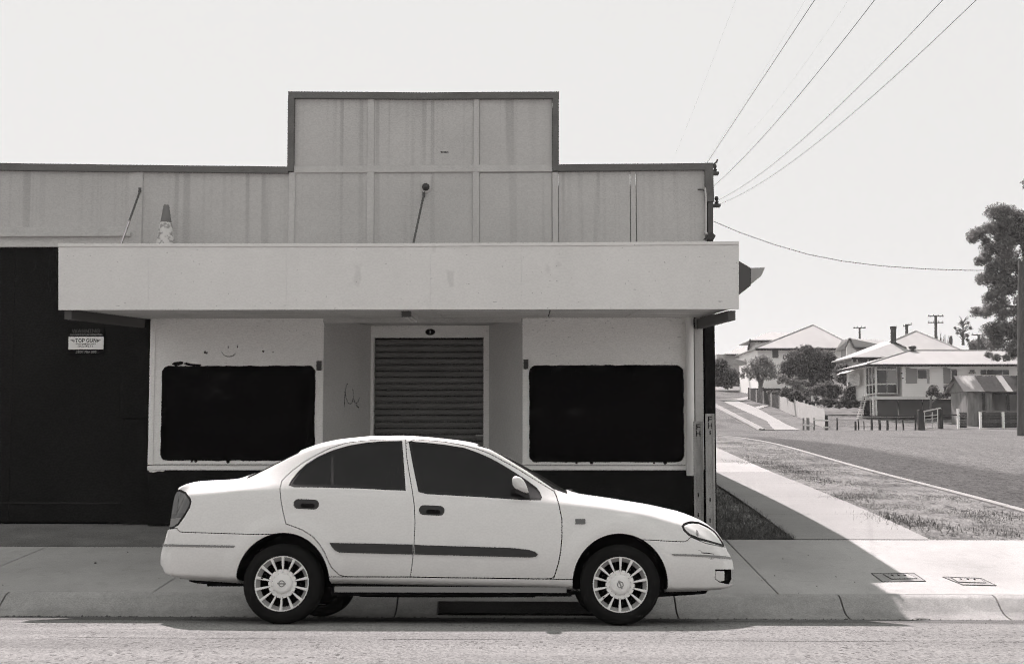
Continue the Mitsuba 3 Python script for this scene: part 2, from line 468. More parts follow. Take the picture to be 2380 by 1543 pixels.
def strip(fa, fb, dz, nx, y0=12.76, y1=74):
    yy = np.r_[y0, YS[(YS > y0) & (YS < y1)], y1]
    if y1 > 79:
        return quad_strip([[fa(y), y, zg(y) + dz - (dz - .03) * np.clip((y - 64) / 14, 0, 1)] for y in yy], [[fb(y), y, zg(y) + dz - (dz - .03) * np.clip((y - 64) / 14, 0, 1)] for y in yy], nx)
    return quad_strip([[fa(y), y, zg(y) + dz] for y in yy], [[fb(y), y, zg(y) + dz] for y in yy], nx)


def path_l(Y): return 3.05 + .0432 * (Y - 12.76)
def path_r(Y): return 4.645 + .0432 * (Y - 12.76)


sp = 'side_path'
tag(sp, 'pale concrete path running away beside the shop, half in shade', kind='structure')
joints = [12.755, 15.05, 17.6, 20.3, 23.2, 26.2, 29.4, 33, 37, 41, 45, 50]
for a, b in zip(joints[:-1], joints[1:]):
    put('slab', strip(path_l, path_r, .004, 2, a + .007, b - .007), 'path_concrete' if a != 23.2 else 'concrete', sp)
put('slab_bed', strip(path_l, path_r, -.014, 2, 12.75, 50), 'stained_concrete', sp)
put('verge', strip(path_r, lambda Y: side_x(Y), -.012, 40), 'dirt', label='dry verge of bare dirt and thin grass between the path and the side street', kind='structure', smooth=True)
put('lawn', strip(lambda Y: 2.10, path_l, -.035, 14, 12.76, 60), 'lawn_soil', label='shaded strip of short grass along the side wall of the shop', kind='structure')
sk = 'side_kerb'
tag(sk, 'pale concrete kerb and channel bordering the side street', kind='structure')
kj = [12.76, 16.2, 19.7, 23.2, 26.1, 30, 34, 39, 45, 52, 60, 74]
for a, b in zip(kj[:-1], kj[1:]):
    yy = np.linspace(a + .01, b - .01, 9)
    rows = [np.array([[side_x(y) + ox, y, zg(y) + oz] for y in yy]) for ox, oz in ((-.02, -.2), (-.02, .012), (.14, .008), (.19, -.03), (.23, -.085), (.46, -.092), (.46, -.2))]
    put('kerb_stone', cat([quad_strip(rows[i], rows[i + 1], 1) for i in range(6)]), 'path_concrete', sk)
put('side_road', strip(lambda Y: side_x(Y) + .40, lambda Y: 70.0, -.097, 90, 9.70, 79.3), 'side_asphalt', label='asphalt side street climbing away to the right of the shop', kind='structure', smooth=True)

# country beyond the crest
yy = np.r_[np.linspace(9.7, 70, 60), np.linspace(71, 150, 90), np.linspace(155, 420, 40), np.linspace(450, 1150, 12)]
put('field', quad_strip([[-90 - y * .3, y, zg(y) - (.30 if y < 79 else 0)] for y in yy], [[110 + y * .9, y, zg(y) - (.30 if y < 79 else 0)] for y in yy], 60), 'field',
    label='grey green grass slope rising beyond the crest of the side street', kind='structure', smooth=True)
hp = []
hx = np.linspace(-120, 900, 260)
top = P(1690, 812, 620)[2] - zg(620)
ridge = 620
hA = np.c_[hx, np.full_like(hx, 540), np.full_like(hx, float(zg(540)) - 1)]
hz = zg(620) + top * (.80 + .55 * meshkit.fbm(np.c_[hx * .006, hx * 0, hx * 0], 3) - .20) + 5.0 * (meshkit.fbm(np.c_[hx * .09, hx * 0, hx * 0 + 4], 3) - .4)
hB = np.c_[hx, np.full_like(hx, 620), hz]
hC = np.c_[hx, np.full_like(hx, 760), np.full_like(hx, float(zg(700)) - 1)]
hm = cat([quad_strip(hA, hB, 14), quad_strip(hB, hC, 4)])
hm.vertices[:, 2] += 2.0 * (meshkit.fbm(hm.vertices * [.10, .03, .1], 3) - .5) * (hm.vertices[:, 1] > 545)
put('hill', hm, 'hill_scrub', label='low scrubby hill on the far horizon left of the houses', kind='structure')

far = [('far_path', 'path_concrete', .05, [(1863, 1000.5), (1800, 1000.5), (1783, 980), (1682, 935), (1739, 922), (1742, 927), (1718, 934), (1761, 950)], 'white concrete path climbing past the pale paling fence'),
       ('far_path_branch', 'path_concrete', .07, [(1755, 947.5), (1790, 938), (1796, 941), (1765, 951.5)], 'short path branch joining the white path to the dark fence'),
       ('far_road', 'side_asphalt', .04, [(1640, 1002.6), (1769, 1002.6), (1768, 1001), (1663, 946), (1640, 935)], 'far end of the side street climbing the slope behind the shop corner'),
       ('far_verge', 'field', .06, [(1776, 1001), (1802, 1001), (1783, 980), (1680, 934), (1655, 930), (1655, 938)], 'narrow grass strip between the far street and the white path'),
       ('cross_road', 'side_asphalt', .04, [(1600, 931), (1690, 925), (1745, 921), (1850, 914), (1900, 908), (1600, 909)], 'pale cross street at the top of the slope')]
for nm, mt, dz, pts, lb in far:
    put(nm, patch_px(pts, dz, 2.0), mt, label=lb, kind='structure')
for off in (0, 5):
    pa, pb = [(1767 + off, 1001), (1662 + off * .4, 945.5 - off * .4)], None
    pts = [G(u, v) for u, v in zip(np.linspace(1767 + off * 1.6, 1660, 30), np.linspace(1001, 944.5 - off * .8, 30))]
    put('kerb_line', tube([p + [0, 0, .05] for p in pts], .14, 6), 'path_concrete', 'far_road')

# ------------------------------------------------------------------ the shop
shop = thing('shop_building', 'single storey corner shop with stepped grey parapet, boarded windows and wide awning', 'building')


def bpx(u0, v0, u1, v1, Y, depth, mat, name, parent=shop, c=.004, proud=0.0, **kw):
    a, b = P(u0, v0, Y), P(u1, v1, Y)
    x0, x1 = sorted((a[0], b[0]))
    z0, z1 = sorted((a[2], b[2]))
    return put(name, box(x0, x1, Y - proud, Y - proud + depth, z0, z1, c), mat, parent, **kw)


def xz(u, v, Y):
    p = P(u, v, Y)
    return p[0], p[2]


# structural walls behind the sheeting
XL, XR = -13.0, P(1656, 500, YW)[0]
put('core_wall', cat([box(XL, XR - .02, YW + .06, YW + .25, 2.9, 4.40), box(xz(686, 0, YW)[0], xz(1284, 0, YW)[0], YW + .06, YW + .25, 4.3, 5.35)]), 'wall_paint', shop)
px = lambda u: xz(u, 600, YW)[0]
# parapet sheets: (u0, v0, u1, v1)
sheets = [(-420, 398, -190, 530), (-186, 398, 63, 530), (65, 398, 300, 530), (330, 399, 500, 582), (501.5, 400, 671, 582), (685, 402, 853, 582), (869, 402, 1098, 582), (1114, 402, 1283, 582), (1298, 400, 1465, 582), (1479, 397, 1640, 582),
          (686, 231, 855, 387), (870, 231, 1100, 387), (1114, 231, 1284, 387)]
for i, (a, b, c_, d) in enumerate(sheets):
    bpx(a, b, c_, d, YW, .06, 'parapet_paint', 'parapet_panel', proud=.004 * ((i * 7) % 3) / 3)
bat = [(301, 396, 318, 582, .012), (319, 396, 329.5, 582, .02), (672, 401, 684.5, 582, .02), (853.5, 401, 868.5, 582, .022), (1098.5, 401, 1113.5, 582, .022), (1283.5, 401, 1297.5, 582, .02), (1465.5, 398, 1478.5, 582, .006),
       (855.5, 231, 869.5, 387, .022), (1100.5, 231, 1113.5, 387, .022)]
for a, b, c_, d, pr in bat:
    bpx(a, b, c_, d, YW, .06, 'batten_paint', 'cover_batten', proud=pr)
bpx(684, 387, 1284, 400, YW, .085, 'batten_paint', 'parapet_rail', proud=.026)
bpx(-420, 530.5, 304, 543, YW, .07, 'batten_paint', 'parapet_rail', proud=.010)
bpx(-420, 544, 306, 551, YW, .10, 'batten_paint', 'drip_ledge', proud=.055)
bpx(-420, 552, 300, 573, YW, .06, 'entry_paint', 'head_board', proud=-.004)


def bar(u0, v0, u1, v1, th_, name, mat, Y=YW, proud=.05, depth=.20, vertical=False):
    """a capping board between two readings; its thickness hangs below (or right of) the line"""
    a, b = P(u0, v0, Y), P(u1, v1, Y)
    if vertical:
        pts = [(a[0], a[2]), (b[0], b[2]), (b[0] + th_, b[2]), (a[0] + th_, a[2])]
    else:
        pts = [(a[0], a[2]), (b[0], b[2]), (b[0], b[2] - th_), (a[0], a[2] - th_)]
    return put(name, plate(Polygon(pts).buffer(0), Y - proud, depth), mat, shop)


S = 1 / 195.8
bar(-420, 376, 312, 386, 16.5 * S, 'parapet_capping', 'capping_paint')
bar(312, 386, 671, 390, 15.5 * S, 'parapet_capping', 'capping_paint')
bar(1299, 385, 1637, 382, 15.5 * S, 'parapet_capping', 'capping_paint')
bar(672, 216, 985, 218.5, 15.5 * S, 'parapet_capping', 'capping_paint')
bar(985, 218.5, 1299, 216.5, 15.5 * S, 'parapet_capping', 'capping_paint')
bar(671.5, 231, 669.5, 400, 14.5 * S, 'parapet_capping', 'capping_paint', vertical=True)
bar(1284.5, 232, 1284.5, 399, 14.5 * S, 'parapet_capping', 'capping_paint', vertical=True)
bar(1637, 381.5, 1640, 470, 18.5 * S, 'parapet_capping', 'capping_paint', vertical=True)
bar(1645, 470, 1645, 582, 11.5 * S, 'corner_trim', 'dark_steel', vertical=True, proud=.03)
# side wall and hind part of the shop, its eave with gutter
xr = P(1666, 900, YW)[0]
put('side_wall', box(xr - .22, xr - .012, YW + .20, 27.0, .25, 4.35), 'black_paint', shop)
put('side_parapet', box(XR - .16, XR - .02, YW + .20, 20.0, 3.3, 4.52), 'capping_paint', shop)
put('hind_wall', box(XL, xr - .23, 26.8, 27.0, .2, 4.3), 'black_paint', shop)
put('main_roof', box(XL, XR - .2, YW + .26, 26.8, 4.05, 4.12), 'roof_grey', shop)
ey = 12.95
ea, eb = P(1716, 606, ey), P(1745, 623, ey)
ec, ed = P(1745, 664, ey), P(1716, 674, ey)
eave = Polygon([(xr - .02, ea[2] + .10), (ea[0], ea[2]), (eb[0], eb[2]), (ec[0], ec[2]), (ed[0], ed[2]), (xr - .02, ed[2] - .06)])
def along_side(m):
    m.vertices[:, 0] += .030 * (m.vertices[:, 1] - ey)
    return m


put('eave', along_side(plate(eave, ey, 13.5)), 'dark_steel', shop)
g0, g1, g2, g3 = P(1745.5, 623, ey), P(1778, 622, ey), P(1769, 642, ey), P(1745.5, 659, ey)
put('gutter', along_side(plate(Polygon([(p[0], p[2]) for p in (g0, g1, g2, g3)]), ey - .004, 13.5)), 'roof_grey', shop)

# lower front: left black wall of wide boards
bl = [(-420, 574, -210, 1213), (-208, 574, 20, 1213), (22, 574, 192, 1213), (194, 574, 284, 1213), (286, 574, 354, 972), (286, 974, 354, 1217)]
for i, (a, b, c_, d) in enumerate(bl):
    bpx(a, b, c_, d, YW + .05, .06, 'black_paint', 'black_board', proud=(.0, .006, .0, .008, .016, .012)[i])
put('black_backing', box(XL, px(357), YW + .115, YW + .30, .1, 3.6), 'black_hole', shop)
bpx(-420, 1166, 280, 1171, YW + .05, .07, 'black_edge', 'base_rail', proud=.022)

# white bays with their black painted windows


def rough_rect(u0, v0, u1, v1, Y, r, seed, amp=.010):
    (xa, za), (xb, zb) = xz(u0, v1, Y), xz(u1, v0, Y)
    ring = np.array(sbox(xa + r, za + r, xb - r, zb - r).buffer(r, 6).exterior.segmentize(.012).coords)[:-1]
    n = meshkit.fbm(np.c_[ring * 9, np.full(len(ring), seed)], 3, seed) - .5 + .5 * (meshkit.noise(np.c_[ring * 33, np.full(len(ring), seed)], seed) - .5)
    c = ring.mean(0)
    dirn = ring - c
    dirn /= np.linalg.norm(dirn, axis=1, keepdims=True)
    return Polygon(ring + dirn * n[:, None] * amp * 1.6).buffer(0)


bays = [((355.5, 737, 749, 1079), (373, 850, 733, 1070), 3), ((1214.5, 736, 1599, 1080), (1230, 848.5, 1588, 1073.5), 8)]
for wall_, win, sd in bays:
    key = bpx(*wall_, YW, .08, 'wall_paint', 'front_bay')
    put('painted_window', plate(rough_rect(*win, YW, .085, sd), YW - .009, .010), 'window_black', shop, label='shop window painted solid black with ragged edges' if sd == 3 else 'right hand shop window painted black, edges ragged')
for q in ([(401, 846), (406, 842.5), (414, 842), (420, 841), (425, 842), (424, 845), (418, 847.5), (408, 849)], [(429, 845), (434, 843.5), (441, 846), (452, 847.3), (466, 848), (466, 849.5), (450, 849.5), (436, 848)]):
    put('paint_smear', plate(Polygon([xz(u, v, YW) for u, v in q]).buffer(.006), YW - .006, .007), 'window_black', shop)
for u, v, r in ((446, 1072, .012), (455, 1071, .018), (530, 1072.5, .02), (1340, 1075, .014), (1375, 1074.6, .02), (1520, 1075.5, .012), (1546, 1075, .02)):
    put('paint_smear', plate(Point(*xz(u, v, YW)).buffer(r, 5), YW - .005, .006), 'window_black', shop)
for u0, u1 in ((344, 749), (1212, 1602)):
    bpx(u0, 1082, u1, 1092.5, YW, .10, 'wall_paint', 'window_sill', proud=.030, c=.006)
    bpx(u0 + 9, 1079.3, u1, 1081.7, YW, .08, 'batten_paint', 'sill_bead', proud=.004)
for u0, u1 in ((346, 749), (1214, 1612)):
    bpx(u0, 1093, u1, 1221, YW, .08, 'black_paint', 'plinth', proud=.010)
put('paint_smear', plate(Polygon([xz(u, v, YW) for u, v in ((346, 1092.5), (384, 1092.5), (380, 1096), (368, 1094.5), (357, 1098), (348, 1096))]), YW - .016, .006), 'wall_paint', shop)
bpx(350.5, 740, 356, 1080, YW, .09, 'wall_paint', 'bay_edge', proud=.012)
# graffiti strokes
def stroke(pts, name, Y=YW, r=.0042, pl=None):
    p3 = np.array([P(u, v, Y) for u, v in pts]) if pl is None else np.array([pl(u, v) for u, v in pts])
    put('graffiti_stroke', tube(p3, r, 6), 'dark_steel', shop)


stroke([(532 + 18 * math.sin(a), 812 + 17 * math.cos(a)) for a in np.linspace(-1.15, 1.05, 16)], 'a', YW - .002, .0042)
for u, v in ((529.5, 803), (551, 802)):
    stroke([(u, v), (u + 1.2, v + 3.5), (u + .6, v + 6.5)], 'b', YW - .002, .0045)
for u, v, r in ((477, 819, .016), (481, 820.5, .012), (612, 816.5, .014), (635, 819, .008)):
    put('paint_smear', plate(Point(*xz(u, v, YW)).buffer(r, 5), YW - .004, .005), 'dark_steel', shop)

# recessed entry with splayed sides
YB = 13.65
fl, fr = xz(750, 800, YW)[0], xz(1213.5, 800, YW)[0]
bl_, br_ = xz(862, 800, YB)[0], xz(1136.5, 800, YB)[0]
Z0, Z1 = .30, P(900, 738, YW)[2]
for (xa, xb, s) in ((fl, bl_, 1), (fr, br_, -1)):
    put('entry_side', hull([(xa, YW + .002, z) for z in (Z0, Z1)] + [(xb, YB, z) for z in (Z0, Z1)] + [(xa - s * .10, YW + .09, z) for z in (Z0, Z1)] + [(xb - s * .10, YB + .06, z) for z in (Z0, Z1)]), 'entry_paint', shop,
        label='grey splayed side of the shop entry')
hd = P(1000, 784, YB)[2]
put('entry_back', cat([box(bl_ - .05, xz(875, 0, YB)[0], YB, YB + .14, Z0, Z1), box(xz(1125, 0, YB)[0], br_ + .05, YB, YB + .14, Z0, Z1), box(xz(875.01, 0, YB)[0], xz(1124.9, 0, YB)[0], YB, YB + .14, hd, Z1)]), 'wall_paint', shop)
put('entry_floor', box(fl - .1, fr + .1, YW + .0, YB + .1, .20, .330), 'stained_concrete', shop)
put('entry_ceiling', box(fl - .1, fr + .1, YW + .07, YB + .1, Z1 + .004, Z1 + .05), 'soffit_paint', shop)
sh = shop + '__roller_shutter'
xa, xb = xz(875.5, 0, YB)[0] + .003, xz(1124.5, 0, YB)[0] - .003
pitch = 14.9 / 181.5
prof = Polygon([(0, 0), (.004, .004), (-.012, pitch * .30), (-.016, pitch * .52), (-.012, pitch * .72), (.004, pitch - .008), (.012, pitch - .003), (.020, pitch - .003), (.020, 0)])
nsl = int((hd - .335) / pitch)
sm = extrude(prof, xb - xa)
sm.vertices = np.c_[xa + sm.vertices[:, 2], YB + .085 + sm.vertices[:, 0], sm.vertices[:, 1]]
sm.fix_normals()
sd = mikit.ply(sm, 'mat_shutter_metal')
for i in range(nsl):
    scene[numbered(sh + '__slat')] = {**sd, 'to_world': T().translate([0, 0, hd - .012 - (i + 1) * pitch])}
put('bottom_rail', box(xa, xb, YB + .07, YB + .11, .333, hd - .014 - nsl * pitch), 'shutter_metal', sh)
put('handle', box(*sorted((xz(1240, 0, YB)[0] - .75, xz(1240, 0, YB)[0] - .60)), YB + .045, YB + .065, P(990, 1013, YB)[2], P(990, 1010, YB)[2]), 'pale_metal', sh)
put('shutter_box', box(xa, xb, YB + .09, YB + .4, .3, Z1), 'black_hole', shop)
# graffiti on the left splay: a point of that splay read at (u, v)
def splay(u, v):
    d = ray(u, v)
    n = np.array([YB - YW, -(bl_ - fl), 0])
    p0 = np.array([fl, YW, 0])
    t = np.dot(p0 - CAM, n) / np.dot(d, n)
    return CAM + d * t - np.array([n[0], n[1], 0]) * -.003


zb = lambda x, y: (666.3 + x * .2666, 698 + y * .2666)
stroke([zb(*p) for p in ((500, 930), (503, 860), (508, 790), (518, 740), (530, 725))], 'c', pl=splay, r=.004)
stroke([zb(*p) for p in ((508, 790), (515, 850), (530, 890), (552, 905), (570, 890), (578, 850), (578, 800), (574, 775))], 'd', pl=splay, r=.004)
stroke([zb(*p) for p in ((582, 860), (590, 890), (608, 895), (624, 880), (632, 850))], 'e', pl=splay, r=.004)
stroke([zb(*p) for p in ((604, 912), (610, 918), (616, 926), (628, 936))], 'f', pl=splay, r=.006)

# right end of the front: rounded downpipe, end board, dark corner
p0, p1 = P(1602, 733, YW - .07), P(1605, 1105, YW - .07)
put('downpipe', tube([p1, p1 + (p0 - p1) * .5, p0], .050, 16), 'pipe_paint', shop, smooth=40)
bpx(1600, 737, 1613, 1098, YW, .08, 'wall_paint', 'end_strip', proud=.002)
bpx(1613.5, 764, 1636.5, 1092, YW, .09, 'batten_paint', 'end_board', proud=.016)
bpx(1617, 738, 1627, 764, YW, .09, 'batten_paint', 'end_board', proud=.010)
bpx(1637, 740, 1666, 1232, YW, .14, 'black_paint', 'corner_board', proud=.014)
bpx(1612.5, 1093, 1636.5, 1228, YW, .10, 'black_paint', 'corner_board', proud=.012)

# the awning
aw = shop + '__awning'
tp, bt = lambda u: 566.5 - 5.0 * (u - 137) / 1580 + 2.0 * math.sin(math.pi * (u - 137) / 1580), lambda u: 720.5 - 2.2 * (u - 134) / 1583
cuts = [135.5, 345, 665, 1000, 1213, 1717.5]
for a, b in zip(cuts[:-1], cuts[1:]):
    us = np.linspace(a + .10, b - .10, 8)
    ring = [xz(u, tp(u) + 7.5, YA) for u in us] + [xz(u, bt(u), YA) for u in us[::-1]]
    put('fascia_panel', plate(Polygon(ring), YA, .030), 'fascia_paint', aw)
us = np.linspace(136, 1717, 24)
put('fascia_capping', plate(Polygon([xz(u, tp(u), YA) for u in us] + [xz(u, tp(u) + 7.2, YA) for u in us[::-1]]), YA - .010, .06), 'fascia_paint', aw)
AX0, AX1 = xz(136, 650, YA)[0], xz(1717, 650, YA)[0]
zb0 = xz(900, 719, YA)[1]
zt0 = xz(900, 575, YA)[1]
zw = P(900, 740, YW)[2]
put('end_panel', hull([(AX0 + o, y, z) for o in (.002, .03) for y, z in ((YA + .032, zb0 + .01), (YA + .032, zt0), (YW - .06, zt0 - .12), (YW - .06, zw + .03))]), 'fascia_paint', aw)
put('end_panel', hull([(AX1 - o, y, z) for o in (.002, .03) for y, z in ((YA + .032, zb0 + .01), (YA + .032, zt0), (YW - .06, zt0 - .12), (YW - .06, zw + .03))]), 'fascia_paint', aw)
put('awning_roof', hull([(x, y, z) for x in (AX0 + .032, AX1 - .032) for y, z in ((YA + .034, zt0 - .06), (YA + .034, zt0 - .03), (YW - .004, zt0 - .20), (YW - .004, zt0 - .23))]), 'roof_grey', aw)
sc = [AX0 + .02, -3.95, -3.05, -2.1, -1.05, 0.15, 1.05, AX1 - .02]
for a, b in zip(sc[:-1], sc[1:]):
    put('soffit_sheet', hull([(x, y, z + o) for x in (a + .006, b - .006) for o in (0, .02) for y, z in ((YA + .032, zb0 + .012), (YW - .004, zw))]), 'soffit_paint', aw)
put('soffit_bed', hull([(x, y, z + o) for x in (AX0 + .03, AX1 - .03) for o in (.021, .03) for y, z in ((YA + .04, zb0 + .012), (YW - .01, zw))]), 'black_hole', aw)
put('soffit_bead', box(fl + .01, fr - .01, YW - .03, YW - .004, zw - .055, zw - .002), 'soffit_paint', aw)
# bracket beams under both ends, raked at the front
def bracket(u_w, u_f, vt_w, vb_w, vt_f, vb_f, wdt, lb):
    yw, yf = YW - .02, YA + .06
    q = [P(u_w, vt_w, yw), P(u_w, vb_w, yw), P(u_f, vt_f, yf), P(u_f, vb_f, yf)]
    put('bracket', hull([p + [o, 0, 0] for p in q for o in (-wdt / 2, wdt / 2)]), 'dark_steel', aw, label=lb)


bracket(1626, 1701, 742, 764, 722, 744, .07, 'dark bracket beam under the right end of the awning')
bracket(330, 158, 736, 762, 722, 742, .07, 'dark bracket beam under the left end of the awning')
for (u0, v0, u1, v1, ylo) in ((326, 443, 279, 574, 11.62), (985, 453, 959, 574, 11.62)):
    a, b = P(u0, v0, YW - .01), P(u1, v1, ylo)
    put('stay_rod', cat([tube([a, b], .013, 8), box(a[0] - .016, a[0] + .016, YW - .028, YW - .006, a[2] - .03, a[2] + .03)]), 'dark_steel', aw)

# ------------------------------------------------------------------ small things on the shop
ws_ = thing('warning_sign', 'small black warning sign with white panel on the black wall', 'sign')
zs_ = lambda x, y: (142.8 + x * .0668, 737.8 + y * .0668)      # readings of the enlarged sign
YSG = YW + .028
def sgn(x0, y0, x1, y1, proud, depth, mat, name):
    (a, b), (c_, d) = zs_(x0, y0), zs_(x1, y1)
    bpx(a, b, c_, d, YSG, depth, mat, name, ws_, c=0, proud=proud)


sgn(230, 350, 1480, 1275, .0, .006, 'sign_black', 'backing')
sgn(250, 672, 1465, 1115, .003, .003, 'sign_white', 'white_panel')


def words(text, x0, x1, ybase, h, mat, name, parent, Y, rd, bold=False, dep=.0015):
    """lettering fitted between two readings on an upright plane"""
    m = meshkit.text_mesh(text, 1.0, 1.0, bold)
    lo, hi = m.bounds
    (ua, va), (ub, vb) = rd(x0, ybase), rd(x1, ybase)
    a, b = P(ua, va, Y), P(ub, vb, Y)
    hgt = abs(P(ua, rd(x0, ybase - h)[1], Y)[2] - a[2])
    sx = (b[0] - a[0]) / (hi[0] - lo[0])
    v = m.vertices
    m.vertices = np.c_[a[0] + (v[:, 0] - lo[0]) * sx, Y - v[:, 2] * dep, a[2] + v[:, 1] * hgt]
    m.fix_normals()
    put(name, m, mat, parent)


words('WARNING', 365, 1345, 535, 125, 'sign_dim', 'lettering', ws_, YSG, zs_, True)
words('24 HOUR CCTV IN OPERATION', 305, 1415, 632, 50, 'sign_grey', 'lettering', ws_, YSG, zs_, True)
words('TOP GUN', 480, 1215, 865, 130, 'lettering', 'lettering', ws_, YSG - .003, zs_, True)
words('SECURITY', 560, 1120, 1025, 55, 'lettering', 'lettering', ws_, YSG - .003, zs_, True)
words('1300 786 883', 500, 1215, 1235, 80, 'sign_grey', 'lettering', ws_, YSG, zs_, True)
wing = []
for s in (1, -1):
    for k in range(3):
        xi, xo = 462, 310 + 45 * k
        q = [(xo, 778 + 34 * k), (xi, 778 + 34 * k), (xi, 803 + 34 * k), (xo + 45, 803 + 34 * k)]
        wing.append(Polygon([xz(*zs_(x if s > 0 else 1700 - x, y), YSG) for x, y in q]).buffer(0))
wing.append(Polygon([xz(*zs_(x, y), YSG) for x, y in ((500, 905), (1195, 905), (1195, 925), (860, 925), (825, 945), (790, 925), (500, 925))]).buffer(0))
put('wing_emblem', plate(unary_union(wing), YSG - .0045, .0015), 'lettering', ws_)

pl = thing('house_number_plate', 'small oval black number plate above the roller shutter', 'sign')
c0 = P(1000, 772, YB)
ov = shapely.affinity.scale(Point(c0[0], c0[2]).buffer(1, 24), .062, .041)
put('rim', plate(ov.buffer(.006), YB - .008, .008), 'sign_white', pl)
put('oval', plate(ov, YB - .011, .004), 'sign_black', pl)
put('numeral', box(c0[0] - .005, c0[0] + .005, YB - .0125, YB - .0105, c0[2] - .022, c0[2] + .022), 'sign_white', pl)

for u, v, lb in ((742, 850, 'small dark box on the wall left of the shop entry'), (1222.5, 847, 'small dark box on the wall right of the shop entry')):
    k = thing('wall_box', lb, 'box')
    bpx(u - 5.5, v - 11, u + 5.5, v + 11, YW, .03, 'dark_metal', 'case', k, c=.004, proud=.03)
    bpx(u - 4, v - 10, u + 4, v - 6, YW, .004, 'dark_steel', 'cover', k, c=0, proud=.033)

wl = thing('wall_lamp', 'round dark bulkhead lamp on a pale patch of the parapet', 'lamp')
c0 = P(990, 436, YW)
dome = lathe([(0, .055), (.022, .050), (.038, .034), (.045, .012), (.046, 0), (0, 0)], 28)
dome.apply_transform(trimesh.transformations.rotation_matrix(math.pi / 2, [1, 0, 0]))
dome.apply_translation([c0[0], YW - .020, c0[2]])
put('dome', dome, 'dark_metal', wl, smooth=40)
bpx(977.5, 406, 1003.5, 432, YW, .008, 'batten_paint', 'pad', wl, proud=.012)
put('ring', (lambda r: (r.apply_transform(trimesh.transformations.rotation_matrix(math.pi / 2, [1, 0, 0])), r.apply_translation([c0[0], YW - .006, c0[2] - .004]), r)[-1])(lathe([(.066, 0), (.064, .010), (.03, .012), (.03, 0), (.066, 0)], 28)), 'batten_paint', wl, smooth=40)
# dark slot on the middle tower panel
vt = thing('vent_slot', 'thin dark slot in the middle panel of the raised parapet', 'vent')
bpx(1024, 353.6, 1042, 355.8, YW, .01, 'black_hole', 'slot', vt, c=0, proud=.006)
bpx(1024, 343, 1042, 353.4, YW, .008, 'parapet_paint', 'flap', vt, c=.002, proud=.009)

bl = thing('batten_light', 'fluorescent batten light fixed under the awning soffit', 'lamp')
a, b = P(945, 724, YA + .55), P(963, 738, YA + 1.65)
dz_ = np.array([0, 0, .05])
put('body', hull([p + [sx, 0, sz] for p in (a, b) for sx in (-.045, .045) for sz in (-.03, .02)]), 'pale_metal', bl)
put('tube', tube([a - [.02, 0, .045], b - [.02, 0, .045]], .013, 10), 'pipe_paint', bl, smooth=40)
put('tube', tube([a - [-.02, 0, .045], b - [-.02, 0, .045]], .013, 10), 'pipe_paint', bl, smooth=40)
put('end_cap', hull([a + [sx, o, sz] for sx in (-.05, .05) for sz in (-.06, .024) for o in (-.02, -.001)]), 'dark_steel', bl)

cn = thing('traffic_cone', 'worn traffic cone with a pale band standing on the awning roof', 'traffic cone')
YC = 12.22
cp = P(385, 560, YC)
ct = P(385, 477, YC)[2]
H = .75
def cone_part(h0, h1, pr=0.0):
    r = lambda h: .030 + (.150 - .030) * (1 - h / H) + pr
    return lathe([(max(r(h0) - .02, .001), h0), (r(h0), h0), (r(h1), h1), (max(r(h1) - .02, .001), h1), (max(r(h0) - .02, .001), h0)], 32)


for nm, h0, h1, pr, mt in (('tip', .54, H, 0, 'cone_rubber'), ('band', .20, .54, .003, 'cone_band'), ('skirt', .03, .20, 0, 'cone_rubber')):
    m = cone_part(h0, h1, pr)
    m.apply_translation([cp[0], YC, ct - H])
    put(nm, m, mt, cn, smooth=35)
put('base', box(cp[0] - .19, cp[0] + .19, YC - .19, YC + .19, ct - H, ct - H + .03, .008), 'cone_rubber', cn)

# insulators and the little flood lamp at the right end of the parapet
for u, v, lb in ((1658, 404, 'upper insulator bracket at the right end of the parapet'), (1658, 478.5, 'lower insulator bracket at the right end of the parapet')):
    k = thing('insulator_bracket', lb, 'bracket')
    a = P(u - 6, v, YW + .3)
    b = P(u + (12 if v < 450 else 16), v, YW + .3)
    put('arm', box(a[0], b[0], YW + .26, YW + .34, a[2] - .017, a[2] + .017, .004), 'dark_steel', k)
    m = lathe([(0, 0), (.018, 0), (.028, .03), (.014, .045), (.026, .07), (.016, .095), (0, .10)], 16)
    m.apply_translation([b[0] - .045, YW + .3, a[2] + .017])
    put('insulator', m, 'dark_metal', k, smooth=40)
    if v < 450:
        put('hook', tube([(b[0] - .10, YW + .3, a[2] + .10), (b[0] - .05, YW + .3, a[2] + .12), (b[0] - .02, YW + .3, a[2] + .145), (b[0] - .012, YW + .3, a[2] + .175)], .011, 6), 'dark_metal', k)
fl_ = thing('flood_lamp', 'small dark flood lamp at the right foot of the parapet', 'lamp')
a = P(1648, 548, YW - .09)
put('head', hull([a + [x, y, z] for x, y, z in ((-.06, -.05, -.04), (.02, -.05, .035), (.075, -.03, -.005), (.05, -.03, -.05), (-.06, .05, -.04), (.02, .05, .035), (.075, .05, -.005), (.05, .05, -.05))]), 'dark_metal', fl_)
put('mount', tube([a + [-.02, 0, .02], a + [-.03, .05, .05], a + [-.03, .09, .06]], .012, 8), 'pale_metal', fl_)
cd = [P(u, v, YW - .045) for u, v in ((1639, 437), (1641, 458), (1641, 545))]
put('conduit', tube(cd, .011, 8), 'pale_metal', shop, smooth=40)
put('conduit', tube([P(u, v, YW - .03) for u, v in ((1622, 441), (1632, 441), (1639, 444))], .009, 8), 'dark_steel', shop)
put('capping_flash', hull([P(1612, 557.5, YW - .1), P(1640, 560, YW - .1), P(1640, 562, YW - .1), P(1612, 559.5, YW - .1), P(1640, 561, YW - .02), P(1612, 558.5, YW - .02)]), 'pale_metal', shop)

